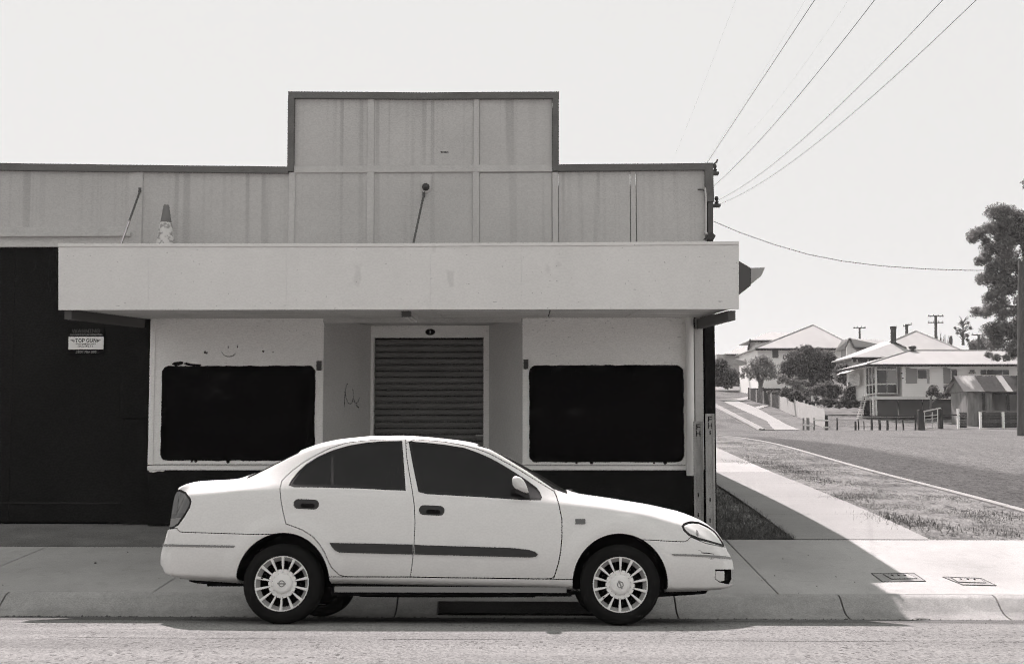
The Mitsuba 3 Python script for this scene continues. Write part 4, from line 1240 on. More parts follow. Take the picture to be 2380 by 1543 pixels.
# roof antenna foot, wipers at the cowl
a = car_xz(1090, 1030, -.35)
carpart('aerial_base', hull([(a[0] + x, -.30 + y, a[1] + z) for x, y, z in ((-.04, -.015, 0), (-.04, .015, 0), (.035, -.012, -.02), (.035, .012, -.02), (-.03, 0, .028), (-.005, 0, .022))]), 'car_trim', smooth=40)
w0, w1 = car_xz(1322, 1143, -.3), car_xz(1290, 1124, -.3)
carpart('wiper', tube([(w0[0] + .02, -.45, w0[1] + .005), (w0[0] - .02, -.2, w0[1] + .014), (w0[0] - .03, .15, w0[1] + .02)], .009, 6), 'car_trim')
# underbody: floor, sill lip, exhaust, spare well
zl = f_bot(1.2)
for s in (-1, 1):
    carpart('sill_lip', box(.39, AXF - .40, s * .775 - .010, s * .775 + .010, float(zl) - .030, float(zl) + .012), 'hub_grey', smooth=False)
carpart('floor_pan', cat([box(.36, AXF - .36, -.72, .72, .205, .30), box(AXF - .5, AXF + .48, -.50, .50, .215, .36), box(X0 + .34, .34, -.52, .52, .27, .36)]), 'car_under', smooth=False)
carpart('exhaust_pipe', tube([(1.9, .25, .21), (.8, .25, .205), (.42, .2, .21)], .032, 10), 'car_under', smooth=30)
carpart('exhaust', cat([tube([(X0 + .20, -.50, .325), (X0 + .26, -.50, .310), (X0 + .42, -.46, .30)], .020, 10), hull([(X0 + .34 + a, b, c) for a, b, c in ((0, -.56, .325), (.30, -.56, .300), (0, -.2, .30), (.30, -.2, .28), (.02, -.56, .36), (.30, -.56, .36))])]), 'car_under', smooth=30)
carpart('engine_guard', cat([hull([(AXF + .30, y, .26) for y in (-.66, .66)] + [(AXF + .70, y, .225) for y in (-.4, .4)] + [(AXF + .30, y, .20) for y in (-.55, .55)] + [(AXF + .62, y, .215) for y in (-.35, .35)] + [(AXF + .72, y, .28) for y in (-.5, .5)])]), 'car_under', smooth=False)

# wheels
def wheel_mesh(prof, n=64):
    """profile (radius, distance outwards) about the wheel's axis; outwards is -y"""
    m = lathe(prof, n)
    m.apply_transform(trimesh.transformations.rotation_matrix(math.pi / 2, [1, 0, 0]))
    return m


TY = [(.200, -.10), (.215, -.108), (.245, -.110), (.272, -.100), (.289, -.082), (WR - .001, -.062), (WR, -.03), (WR, .03), (WR - .001, .062), (.289, .082), (.272, .100), (.250, .108), (.228, .107), (.212, .100), (.204, .090), (.200, .080), (.200, -.10)]
HB = .2055
wheel_spots = [(0.0, -1), (AXF, -1), (0.0, 1), (AXF, 1)]
for wi, (ax, s) in enumerate(wheel_spots):
    def wput(name, m, mat, parent, smooth=40, spin=0.0):
        m = m.copy()
        if spin:
            m.apply_transform(trimesh.transformations.rotation_matrix(spin, [0, 1, 0]))
        if s > 0:
            m.apply_transform(trimesh.transformations.rotation_matrix(math.pi, [0, 0, 1]))
        m.apply_translation([ax, s * .738, WR - .003])
        return carpart(name, m, mat, parent, smooth)
    near = s < 0
    wk = thing_key = numbered(CARK + '__wheel')
    tag(wk, {0: 'near rear wheel with multi spoke hubcap', 1: 'near front wheel with multi spoke hubcap', 2: 'far rear wheel seen under the car', 3: 'far front wheel'}[wi])
    ty_prof = list(TY)
    wput('tyre', wheel_mesh(ty_prof, 72), 'tyre_rubber', wk, 35)
    wput('rim', wheel_mesh([(.201, .082), (.190, .05), (.186, -.08), (.05, -.06), (.05, -.04), (.165, -.04), (.183, .03), (.1975, .078), (.201, .082)], 48), 'car_under', wk)
    if not near:
        wput('hubcap', wheel_mesh([(0, .07), (HB, .085), (HB, .07), (0, .05)], 40), 'hubcap_silver', wk)
        continue
    wput('hubcap_ring', wheel_mesh([(HB, .082), (HB, .094), (.2025, .098), (.1985, .097), (.1965, .090), (HB, .082)], 72), 'hubcap_silver', wk, 30)
    wput('hubcap_dish', wheel_mesh([(.1975, .091), (.172, .062), (.170, .056), (.1975, .080), (.1975, .091)], 72), 'hubcap_dish', wk, 30)
    # toothed collar round the middle
    tooth = []
    N = 14
    for k in range(N):
        a0 = 2 * math.pi * k / N
        tooth.append(Polygon([(r * math.cos(a0 + t), r * math.sin(a0 + t)) for r, t in ((.07, -.225), (.096, -.16), (.108, -.11), (.108, .11), (.096, .16), (.07, .225))]))
    col = extrude(unary_union(tooth).difference(Point(0, 0).buffer(.06)), .012)
    col.apply_translation([0, 0, .062])
    col.apply_transform(trimesh.transformations.rotation_matrix(math.pi / 2, [1, 0, 0]))
    off = {0: .0, 1: .03}[wi]
    wput('hubcap_collar', col, 'hubcap_silver', wk, 30, spin=off)
    for k in range(N):
        a0 = 2 * math.pi * (k + .5) / N
        sp_ = hull([(r, w * q, h) for r, w, h in ((.082, .0050, .070), (.082, .0032, .079), (.140, .0085, .074), (.140, .0060, .087), (.199, .0125, .084), (.199, .0088, .0975)) for q in (-1, 1)])
        sp_.apply_transform(trimesh.transformations.rotation_matrix(a0, [0, 0, 1]))
        sp_.apply_transform(trimesh.transformations.rotation_matrix(math.pi / 2, [1, 0, 0]))
        wput('spoke', sp_, 'hubcap_silver', wk, 30, spin=off)
    wput('hub_cap_centre', wheel_mesh([(0, .094), (.05, .093), (.068, .088), (.0755, .080), (.077, .06), (0, .06)], 48), 'hubcap_silver', wk, 40)
    em = [Polygon([(math.cos(t) * .025, math.sin(t) * .025) for t in np.linspace(0, 2 * math.pi, 33)[:-1]]).difference(Point(0, 0).buffer(.0175)), sbox(-.033, -.005, .033, .005)]
    eb = extrude(unary_union(em), .004)
    eb.apply_translation([0, 0, .0925])
    eb.apply_transform(trimesh.transformations.rotation_matrix(math.pi / 2, [1, 0, 0]))
    wput('emblem', eb, 'hub_grey', wk, False, spin=(0.05 if wi == 0 else 1.2))
    va = tube([(.150, 0, .085), (.158, 0, .105)], .005, 6)
    va.apply_transform(trimesh.transformations.rotation_matrix(math.pi / 2, [1, 0, 0]))
    wput('valve', va, 'hub_dark', wk, 30, spin=3.4 if wi == 0 else 2.5)

# ------------------------------------------------------------------ houses beyond the crest
def face_poly(name, pts, mat, parent, depth=.06):
    """a board or pane on an upright plane: pts are points (3D) in the plane y = const"""
    y = pts[0][1]
    return put(name, plate(Polygon([(p[0], p[2]) for p in pts]).buffer(0), y, depth), mat, parent)


def rd7(x, y): return 1967.4 + x * .20053, 714 + y * .20053
def rd6(x, y): return 1657.9 + x * .16962, 745.7 + y * .16962


def fbox(rd, x0, y0, x1, y1, Y, depth, mat, name, parent, proud=0.0, label=None):
    (a, b), (c_, d) = rd(x0, y0), rd(x1, y1)
    pa, pb = P(a, b, Y), P(c_, d, Y)
    return put(name, box(min(pa[0], pb[0]), max(pa[0], pb[0]), Y - proud, Y - proud + depth, min(pa[2], pb[2]), max(pa[2], pb[2])), mat, parent, label=label)


def roof_mesh(corners, ridge, th_=.12):
    """a roof over an eave ring of points and a ridge of one or two points"""
    pts = [np.array(p) for p in corners] + [np.array(p) for p in ridge]
    return hull([p for p in pts] + [np.array(p) - [0, 0, th_] for p in corners])


def pane_window(rd, x0, y0, x1, y1, Y, parent, fr='house_white', pane='house_pane', bars=(), proud=.10):
    k = fbox(rd, x0 - 4, y0 - 4, x1 + 4, y1 + 4, Y, .06, fr, 'window', parent, proud)
    xs_ = [x0, *bars, x1]
    for a, b in zip(xs_[:-1], xs_[1:]):
        fbox(rd, a + 2, y0, b - 2, y1, Y, .02, pane, 'pane', k, proud + .015)
    return k


# the high set house on the right
h1 = thing('high_set_house', 'pale house on high stumps with enclosed verandah, nearest on the right', 'house')
Y1 = 97.0
xl, xr_ = P(2036, 900, Y1)[0], P(2450, 900, Y1)[0]
zfl, zev = P(2100, 921, Y1)[2], P(2100, 848, Y1)[2]
zgr = float(zg(Y1))
put('wall', box(xl + 2.35, xr_, Y1, Y1 + 9, zfl, zev), 'house_pale', h1)
put('back_wall', box(xl, xl + 2.3, Y1 + 2.8, Y1 + 9, zfl, zev), 'house_pale', h1)
put('floor_band', box(xl - .05, xr_ + .05, Y1 - .05, Y1 + 9, zfl - .28, zfl), 'house_white', h1)
e = [P(2016.5, 846, Y1 - .6), P(2500, 846, Y1 - .6)]
er = P(2116, 815, Y1 + 4.2), P(2440, 815, Y1 + 4.2)
back = [[e[0][0], Y1 + 9.6, e[0][2]], [e[1][0], Y1 + 9.6, e[1][2]]]
rf = put('roof', roof_mesh([e[0], e[1], *back], [er[0], er[1]]), 'roof_metal', h1)
put('ridge_cap', tube([er[0] + [0, 0, .03], er[1] + [0, 0, .03]], .07, 6), 'roof_grey', rf)
put('hip_cap', tube([e[0] + [0, 0, .03], er[0] + [0, 0, .03]], .07, 6), 'roof_grey', rf)
put('roof_vent', lathe([(0, -.1), (.16, -.1), (.16, .12), (.34, .18), (.34, .38), (.2, .46), (0, .46)], 16).apply_translation(P(2121, 815, Y1 + 4.0)), 'dark_metal', rf)
put('gutter', box(e[0][0], e[1][0], Y1 - .72, Y1 - .58, e[0][2] - .22, e[0][2] - .03), 'eave_dark', h1)
put('side_gutter', box(e[0][0] - .12, e[0][0] + .02, Y1 - .6, Y1 + 9.5, e[0][2] - .22, e[0][2] - .03), 'eave_dark', h1)
put('eave_board', box(e[0][0] + .05, e[1][0], Y1 - .56, Y1 + 9, e[0][2] - .20, e[0][2] - .14), 'house_white', h1)
# verandah: posts, rails and panes
for x0, x1 in ((335, 357), (466, 472), (580, 592)):
    fbox(rd7, x0, 690, x1, 1005, Y1, .12, 'house_white', 'verandah_post', h1, .02)
for y0, y1 in ((883, 897), (993, 1004), (715, 728)):
    fbox(rd7, 357, y0, 580, y1, Y1, .10, 'house_white', 'verandah_rail', h1, .01)
for x0, y0, x1, y1, mt in ((358, 730, 465, 882, 'house_pane'), (473, 730, 579, 882, 'curtain'), (358, 690, 465, 714, 'house_pane'), (473, 690, 579, 714, 'house_pane'), (358, 898, 465, 992, 'house_pane'), (473, 898, 579, 992, 'house_pane')):
    fbox(rd7, x0 + 1, y0, x1 - 1, y1, Y1, .03, mt, 'verandah_pane', h1, -.03)
fbox(rd7, 357, 682, 580, 690, Y1, .10, 'house_white', 'verandah_rail', h1, .01)
vz = [P(2030, 714 + y * .20053, Y1)[2] for y in (1005, 993, 897, 883, 728, 690)]
vyy = [Y1 + .12, Y1 + 1.0, Y1 + 1.95, Y1 + 2.8]
for y in vyy:
    put('verandah_post', box(xl - .02, xl + .10, y, y + .13, zfl, zev), 'house_white', h1)
for a, b in ((vz[0], vz[1]), (vz[2], vz[3])):
    put('verandah_rail', box(xl - .01, xl + .09, Y1 + .14, Y1 + 2.8, a, b), 'house_white', h1)
for i in range(3):
    put('verandah_pane', box(xl + .03, xl + .05, vyy[i] + .13, vyy[i + 1], vz[1], vz[2]), 'house_pane', h1)
    put('verandah_pane', box(xl + .03, xl + .05, vyy[i] + .13, vyy[i + 1], vz[3], zev), 'house_pane', h1)
# shaded windows under striped hoods
for q, (a, b, c_, d), hood in (((685, 885), (822, 728, 928, 826), (700, 935)), ((1120, 882), (1212, 726, 1280, 872), (1130, 1290))):
    pane_window(rd7, a, b, c_, d, Y1, h1)
    fbox(rd7, q[0], 700, a - 6, 884, Y1, .05, 'curtain', 'hood_shadow_blind', h1, .06)  # grey sheet: painted hood shadow beside the first window, blind beside the second
    (u0, v0), (u1, v1) = rd7(hood[0], 688), rd7(hood[1], 706)
    p, r_ = P(u0, v0, Y1), P(u1, v1, Y1)
    hk = put('window_hood', hull([(p[0], Y1 - .02, p[2] + .05), (r_[0], Y1 - .02, p[2] + .05), (p[0], Y1 - .9, r_[2]), (r_[0], Y1 - .9, r_[2]), (p[0], Y1 - .9, r_[2] - .06), (r_[0], Y1 - .9, r_[2] - .06)]), 'house_white', h1)
fbox(rd7, 930, 720, 962, 886, Y1, .05, 'house_grey', 'hood_shadow_blind', h1, .05)  # grey strip painted in for the hood shadow right of the first window
pane_window(rd7, 1425, 727, 1480, 747, Y1, h1)
fbox(rd7, 1415, 754, 1492, 764, Y1, .25, 'eave_dark', 'window_sill', h1, .22)
pane_window(rd7, 1545, 727, 1880, 783, Y1, h1, bars=(1620, 1800))
for x, y in ((637, 766), (650, 823)):
    fbox(rd7, x - 8, y - 7, x + 8, y + 7, Y1, .12, 'dark_metal', 'meter_box', h1, .12)
# under the house: dark sheeting, openings, stumps
for x0, x1, mt in ((360, 598, 'house_dark'), (602, 880, 'house_dark'), (884, 1255, 'house_dark'), (1258, 1400, 'house_dark'), (1404, 2000, 'house_dark')):
    fbox(rd7, x0, 1037, x1, 1262, Y1 + .3, .08, mt, 'under_sheet', h1)
fbox(rd7, 1265, 1098, 1378, 1170, Y1 + .28, .1, 'black_hole', 'under_opening', h1)
for x0, x1 in ((303, 328), (335, 357), (272, 290)):
    fbox(rd7, x0, 1030, x1, 1258, Y1 + (.1 if x0 > 290 else 1.5), .12, 'house_white', 'stump', h1)
fbox(rd7, 200, 1037, 357, 1255, Y1 + 2.8, .06, 'black_hole', 'under_sheet', h1)
# stairs going down on the left side
sa, sb = P(2012, 916, Y1 + 1.2), P(1999, 958.5, Y1 + 1.2)
sb = np.array([sa[0] - .50, sa[1], float(zg(Y1)) + .05])
for yo in (0, 1.0):
    put('stair_stringer', hull([p + [0, yo + o, h] for p in (sa + [.12, 0, 0], sb) for o in (0, .06) for h in (-.12, .16)]), 'house_white', h1)
for i in range(11):
    q = sa + [.12, 0, 0] + (sb - sa - [.12, 0, 0]) * (i + .5) / 11
    put('stair_tread', box(q[0] - .15, q[0] + .15, q[1] + .06, q[1] + 1.0, q[2] - .02, q[2] + .03), 'house_white', h1)
# hood over the side door
hA_, hB_ = P(2014, 852, Y1 + 3.6), P(1977, 866, Y1 + 3.6)
put('side_hood', hull([(xl - .1, Y1 + 3.2, hA_[2]), (xl - .1, Y1 + 6.6, hA_[2]), (xl - 1.7, Y1 + 3.2, hB_[2]), (xl - 1.7, Y1 + 6.6, hB_[2]), (xl - 1.7, Y1 + 3.2, hB_[2] - .06), (xl - .1, Y1 + 3.2, hA_[2] - .06)]), 'house_white', h1)
for i in range(9):
    z = hB_[2] - .10 - i * .13
    put('side_louvre', box(xl - .5, xl - .42, Y1 + 3.3, Y1 + 6.5, z - .05, z + .05), 'house_white', h1)

# house behind it: pyramid roof with a tall flue and a lower front gable
h2 = thing('pyramid_house', 'house behind with bright pyramid roof and tall dark flue', 'house')
Y2 = 122.0
a, b, c_ = P(*rd7(180, 520), Y2), P(*rd7(1470, 505), Y2), P(*rd7(805, 279), Y2 + 7)
z_e = P(2000, 826, Y2)[2]
x0, x1 = P(1997, 826, Y2)[0], P(2262, 826, Y2)[0]
r2 = put('roof', roof_mesh([(x0, Y2, z_e), (x1, Y2, z_e), (x1, Y2 + 14, z_e), (x0, Y2 + 14, z_e)], [c_]), 'roof_metal', h2)
for p in ((x0, Y2, z_e), (x1, Y2, z_e)):
    put('hip_cap', tube([np.array(p) + [0, 0, .04], c_ + [0, 0, .04]], .09, 6), 'roof_grey', r2)
put('wall', box(x0 + .6, x1 - .6, Y2 + .6, Y2 + 13.4, z_e - 4.5, z_e - .02), 'house_grey', h2)
Y2b = 116.0
gx0, gx1, gz = P(*rd7(60, 575), Y2b)[0], P(*rd7(900, 575), Y2b)[0], P(*rd7(200, 577), Y2b)[2]
ga = P(*rd7(545, 412), Y2b + 3.5)
r3_ = put('front_roof', roof_mesh([(gx0, Y2b, gz), (gx1, Y2b, gz), (gx1, Y2b + 8, gz), (gx0, Y2b + 8, gz)], [ga, ga + [0, 3.5, .4]]), 'roof_metal', h2)
put('ridge_cap', tube([ga + [0, -.1, .05], P(*rd7(690, 480), Y2b + 1.0) + [0, 0, .08]], .10, 6), 'eave_dark', r3_)
put('front_gutter', box(gx0, gx1, Y2b - .12, Y2b + .02, gz - .24, gz - .06), 'eave_dark', h2)
put('front_wall', box(gx0 + .6, gx1, Y2b + .5, Y2b + 8, gz - 4, gz - .02), 'house_grey', h2)
for x0_, x1_ in ((64, 112), (126, 240), (250, 360)):
    pane_window(rd7, x0_, 596, x1_, 640, Y2b + .5, h2)
f0, f1 = P(*rd7(542, 405), Y2b + 3.5), P(*rd7(543, 243), Y2b + 3.5)
put('flue', cat([tube([f0 - [0, 0, .5], f1], .30, 12)]), 'dark_metal', h2, smooth=40)
put('flue_cowl', tube([f1 - [0, 0, .1], f1 + [0, 0, .18]], .36, 12), 'dark_metal', h2, smooth=40)

# the big hipped house on the left, with its gabled wing
h3 = thing('hip_roof_house', 'big pale house with broad bright hip roof behind the round tree', 'house')
Y3 = 158.0
zc = P(*rd6(700, 372), Y3)[2]
xa_, xb_ = P(*rd6(575, 375), Y3)[0], P(*rd6(1835, 365), Y3)[0]
ap = P(*rd6(1365, 60), Y3 + 8)
r4 = put('roof', roof_mesh([(xa_, Y3, zc), (xb_ + 1.5, Y3, zc), (xb_ + 1.5, Y3 + 16, zc), (xa_, Y3 + 16, zc)], [ap]), 'roof_metal', h3)
for p in ((xa_, Y3, zc), (xb_ + 1.5, Y3, zc)):
    put('hip_cap', tube([np.array(p) + [0, 0, .05], ap + [0, 0, .05]], .10, 6), 'roof_grey', r4)
put('gutter', box(xa_, xb_ + 1.5, Y3 - .15, Y3 + .02, zc - .36, zc - .06), 'eave_dark', h3)
put('wall', box(P(*rd6(620, 400), Y3)[0], xb_ + .3, Y3 + .7, Y3 + 15, zc - 7.5, zc - .02), 'house_pale', h3)
pane_window(rd6, 805, 402, 890, 506, Y3 + .7, h3, pane='house_dark')
Y3b = 162.0
zr_, ze_ = P(*rd6(900, 160), Y3b + 4)[2], P(*rd6(700, 262), Y3b)[2]
wx0, wx1 = P(*rd6(505, 262), Y3b)[0], P(*rd6(1200, 262), Y3b)[0]
put('wing_roof', roof_mesh([(wx0, Y3b, ze_), (wx1, Y3b, ze_), (wx1, Y3b + 9, ze_), (wx0, Y3b + 9, ze_)], [P(*rd6(740, 160), Y3b + 4), P(*rd6(1080, 160), Y3b + 4)]), 'roof_metal', h3)
put('wing_gutter', box(wx0, wx1 - 2, Y3b - .2, Y3b, ze_ - .34, ze_ - .05), 'eave_dark', h3)
bq = P(*rd6(476, 392), Y3b)
bp0, bp1 = P(*rd6(506, 264), Y3b - .3), P(*rd6(475, 392), Y3b + 5.6)
put('barge_board', hull([p + [o, 0, h] for p in (bp0, bp1) for o in (-.1, .1) for h in (-.22, .16)]), 'eave_dark', h3)
wwx = P(*rd6(577, 300), Y3b + .3)[0]
put('wing_wall', box(wwx, P(*rd6(960, 300), Y3b)[0], Y3b + .3, Y3b + 5.4, ze_ - 9, ze_ - .04), 'house_white', h3)
for y0_, y1_ in ((1.0, 2.2), (3.1, 4.2)):
    k = put('window', box(wwx - .06, wwx + .02, Y3b + .3 + y0_ - .1, Y3b + .3 + y1_ + .1, P(1754, 813, Y3b)[2] - .1, P(1754, 829, Y3b)[2] - 1.0), 'house_white', h3)
    put('pane', box(wwx - .08, wwx - .03, Y3b + .3 + y0_, Y3b + .3 + y1_, P(1754, 829, Y3b)[2] - .9, P(1754, 813, Y3b)[2] - .2), 'house_pane', k)

h4 = thing('gable_house', 'small house with white gable between the two pyramid roofs', 'house')
Y4 = 146.0
gz0, gz1 = P(*rd6(1860, 250), Y4)[2], P(*rd6(1860, 362), Y4)[2]
gxl, gxm, gxr = (P(*rd6(x, 360), Y4)[0] for x in (1800, 1862, 1925))
put('gable_wall', plate(Polygon([(gxl + .3, gz1), (gxm, gz0), (gxr - .1, gz1), (gxr - .1, gz1 - 5), (gxl + .3, gz1 - 5)]), Y4 + .1, .3), 'house_white', h4)
rx1 = P(*rd6(2430, 240), Y4)[0]
put('roof', hull([(gxm, Y4 - .3, gz0 + .1), (rx1, Y4 - .3 + 3.5, gz0 + .1), (gxm, Y4 + 3.5, gz0 + .1), (gxr - .2, Y4 - .3, gz1), (rx1, Y4 - .3, gz1), (rx1, Y4 + 7, gz1), (gxm, Y4 + 7, gz1)]), 'roof_metal', h4)
put('barge_board', cat([tube([(gxl, Y4 - .25, gz1 - .1), (gxm, Y4 - .25, gz0 + .1)], .13, 5), tube([(gxm, Y4 - .25, gz0 + .1), (gxr, Y4 - .25, gz1 - .1)], .13, 5)]), 'house_dark', h4)
put('gutter', box(gxr, rx1, Y4 - .45, Y4 - .3, gz1 - .28, gz1 - .04), 'eave_dark', h4)
put('wall', box(gxr - .05, rx1 - .5, Y4 + .3, Y4 + 6, gz1 - 5, gz1 - .02), 'house_grey', h4)
fbox(rd6, 1905, 372, 1960, 490, Y4 - .1, .3, 'house_white', 'side_panel', h4)

h5 = thing('low_roof_house', 'low house with bright roof at the far left behind the hedge', 'house')
Y5 = 176.0
lz = P(*rd6(300, 452), Y5)[2]
lx0, lx1 = P(*rd6(150, 455), Y5)[0], P(*rd6(640, 455), Y5)[0]
put('roof', roof_mesh([(lx0, Y5, lz), (lx1, Y5, lz), (lx1, Y5 + 10, lz), (lx0, Y5 + 10, lz)], [P(*rd6(420, 346), Y5 + 5), P(*rd6(600, 346), Y5 + 5)]), 'roof_metal', h5)
put('gutter', box(lx0 + .3, lx1, Y5 - .15, Y5, lz - .3, lz - .05), 'eave_dark', h5)
put('wall', box(P(*rd6(60, 500), Y5)[0], lx1 - .5, Y5 + .6, Y5 + 9, lz - 5, lz - .04), 'house_grey', h5)
l2 = P(*rd6(150, 478), Y5 - 4), P(*rd6(40, 520), Y5 - 4)
put('lean_to_roof', hull([(l2[1][0], Y5 - 4, l2[1][2]), (l2[0][0] + .5, Y5 - 4, l2[0][2]), (l2[1][0], Y5 + 1, l2[1][2]), (l2[0][0] + .5, Y5 + 1, l2[0][2]), (l2[1][0], Y5 - 4, l2[1][2] - .12), (l2[0][0], Y5 - 4, l2[0][2] - .12)]), 'roof_metal', h5)
cgz = P(*rd6(300, 520), Y5 - 9)
cw = [P(*rd6(x, y), Y5 - 9) for x, y in ((255, 585), (300, 520), (340, 585))]
put('carport_roof', hull([cw[0], cw[1], cw[2], cw[1] + [9, 4, 0], P(*rd6(560, 585), Y5 - 9), P(*rd6(210, 608), Y5 - 9), P(*rd6(380, 612), Y5 - 9)]), 'roof_metal', h5)
put('carport_gable', plate(Polygon([(cw[0][0], cw[0][2]), (cw[1][0], cw[1][2]), (cw[2][0], cw[2][2])]), Y5 - 9.15, .08), 'house_grey', h5)

# weathered shed
sd_ = thing('weathered_shed', 'weathered timber shed with rusty corrugated roof by the fence', 'shed')
Y6 = 88.0
rz, ez = P(*rd7(1440, 795), Y6 + 1.6)[2], P(*rd7(1500, 978), Y6 - .3)[2]
sx0, sx1 = P(*rd7(1400, 1000), Y6)[0], P(*rd7(2250, 1000), Y6)[0]
sxg = P(*rd7(1440, 800), Y6)[0]
g0_ = zg(Y6) - .05
put('end_wall', hull([(sx0, Y6 + .02, g0_), (sx0 + 2.0, Y6 + .02, g0_), (sx0 + 2.0, Y6 + .02, ez), (sx0, Y6 + .02, ez), (sx0, Y6 + .12, g0_), (sx0 + 2.0, Y6 + .12, g0_), (sx0 + 2.0, Y6 + .12, ez), (sx0, Y6 + .12, ez)]), 'wood_grey', sd_)
for i in range(8):
    x = sx0 + i * .25
    put('wall_plank', box(x + .01, x + .24, Y6 - .03, Y6 + .015, g0_, ez - .03 - .04 * (i % 3)), 'wood_grey', sd_)
put('side_wall', box(sx0 - .02, sx0 + .05, Y6 + .13, Y6 + 3.4, g0_, ez), 'wood_grey', sd_)
put('back_wall', box(sx0 + .06, sx1, Y6 + 3.3, Y6 + 3.4, g0_, ez), 'wood_grey', sd_)
put('gable_end', hull([(sx0 - .1, y, z) for y, z in ((Y6 - .2, ez + .05), (Y6 + 1.6, rz - .05), (Y6 + 3.5, ez + .05))] + [(sx0 - .04, y, z) for y, z in ((Y6 - .2, ez + .05), (Y6 + 1.6, rz - .05), (Y6 + 3.5, ez + .05))]), 'wood_grey', sd_)
# the roof is a row of lapped iron sheets
nsh = 12
for i in range(nsh):
    xa_s = sx0 - .45 + (sx1 - sx0 + .9) * i / nsh
    xb_s = sx0 - .45 + (sx1 - sx0 + .9) * (i + 1) / nsh + .03
    sk_ = .35
    lift = .02 * (i % 2)
    put('roof_sheet', hull([(xa_s + sk_ * 0, Y6 + 1.6, rz + lift), (xb_s, Y6 + 1.6, rz + lift), (xa_s, Y6 - .45, ez + lift), (xb_s, Y6 - .45, ez + lift), (xa_s, Y6 - .45, ez - .04 + lift), (xb_s, Y6 + 1.6, rz - .04 + lift)]), ('rusty_roof', 'wood_dark', 'roof_grey', 'wood_dark')[(0, 0, 0, 1, 1, 3, 2, 1, 3, 1, 2, 1)[i]], sd_)
put('back_roof', hull([(sx0 - .45, Y6 + 1.6, rz), (sx1 + .45, Y6 + 1.6, rz), (sx0 - .45, Y6 + 3.8, ez), (sx1 + .45, Y6 + 3.8, ez), (sx0 - .45, Y6 + 3.8, ez - .05), (sx1 + .45, Y6 + 1.6, rz - .05)]), 'rusty_roof', sd_)
put('front_beam', box(sx0 + 2.0, sx1, Y6 - .25, Y6 - .1, ez - .22, ez - .06), 'eave_dark', sd_)
for x in (1592, 1872, 2120):
    q = P(*rd7(x, 1100), Y6 - .2)
    put('post', box(q[0] - .09, q[0] + .09, Y6 - .28, Y6 - .12, g0_, ez - .1), 'wood_dark', sd_)

# ------------------------------------------------------------------ fences
def uv_ground(u, v, Y=None):
    return P(u, v, Y)


ft = thing('paling_fence', 'pale paling fence descending the slope beside the white path', 'fence')
A0, A1 = np.array([*P(1918, 1000, 86.0)]), np.array([*G(1814, 952)])
n_pal = 60
A0z, A1z = float(zg(A0[1])), float(zg(A1[1]))
for i in range(n_pal):
    t = (i + .5) / n_pal
    q = A0 + (A1 - A0) * t
    z0_ = zg(q[1])
    dvec = (A1 - A0)[:2] / np.linalg.norm((A1 - A0)[:2])
    hh = 1.45 + .12 * rng.random() + (.28 if i % 14 == 9 else 0)
    w_ = np.linalg.norm((A1 - A0)[:2]) / n_pal * .46
    nn = np.array([-dvec[1], dvec[0]]) * .02
    put('paling', hull([(q[0] + dvec[0] * s * w_ + nn[0] * o, q[1] + dvec[1] * s * w_ + nn[1] * o, z) for s in (-1, 1) for o in (-1, 1) for z in (z0_ - .1, z0_ + hh)]), 'paling_paint', ft)
put('rail', tube([(A0[0] + .06, A0[1] + .1, zg(A0[1]) + .4), (A1[0] + .06, A1[1], zg(A1[1]) + .4)], .05, 4), 'house_white', ft)
fd = thing('dark_fence', 'dark weathered fence wall above the white path, continuing the paling fence', 'fence')
B0, B1 = A1.copy(), G(1739, 929)
nb = 22
for i in range(nb):
    t0, t1 = i / nb + .002, (i + 1) / nb - .002
    q0, q1 = B0 + (B1 - B0) * t0, B0 + (B1 - B0) * t1
    z0_, z1_ = zg(q0[1]), zg(q1[1])
    h_ = 1.55 + .05 * rng.random()
    put('board', hull([(q[0] + o, q[1], z + k) for q, z in ((q0, z0_), (q1, z1_)) for o in (0, .05) for k in (-.1, h_)]), 'wood_grey' if i % 5 == 0 else 'wood_dark', fd)
put('return_board', hull([(B1[0] + x, B1[1] + .3 * x / 10, zg(B1[1]) + k) for x in (0, 9) for k in (-.1, 1.5)] + [(B1[0] + x, B1[1] + .15, zg(B1[1]) + k) for x in (0, 9) for k in (-.1, 1.5)]), 'wood_dark', fd)

wf = thing('post_and_wire_fence', 'rough post and wire fence with leaning dark posts at the crest', 'fence')
YF = 81.5
zf = lambda: zg(YF)
rdA = lambda x, y: (1626 + x * .3167, 714 + y * .3167)
posts = [(930, 795, 902, 24, 0), (1008, 810, 902, 11, 0), (1143, 838, 902, 16, 0), (1165, 820, 903, 9, -4), (1205, 835, 902, 7, -3), (1262, 818, 902, 17, 0), (1320, 823, 903, 19, -3), (1378, 830, 903, 17, 0), (1442, 820, 902, 10, 0), (1492, 815, 903, 11, -9), (1583, 790, 902, 13, -3)]
tops_ = []
for x, y0, y1, w_, lean in posts:
    a = P(*rdA(x + lean * .5, y0), YF)
    b = P(*rdA(x - lean * .5, y1), YF)
    r_ = w_ * .3167 * YF / FOC / 2
    b[2] = zg(YF) - .1
    tops_.append(a)
    put('post', tube([b, a * .5 + b * .5 + [.02, 0, 0], a], [r_ * 1.1, r_, r_ * .9], 7), 'wood_dark', wf)
for h_ in (.35, .7, 1.0):
    put('wire', tube([(P(*rdA(930, 850), YF)[0], YF, zg(YF) + h_), (P(*rdA(1590, 850), YF)[0], YF, zg(YF) + h_)], .010, 4), 'pale_metal', wf)
q0, q1 = P(*rdA(1600, 752), YF), P(*rdA(1645, 752), YF)
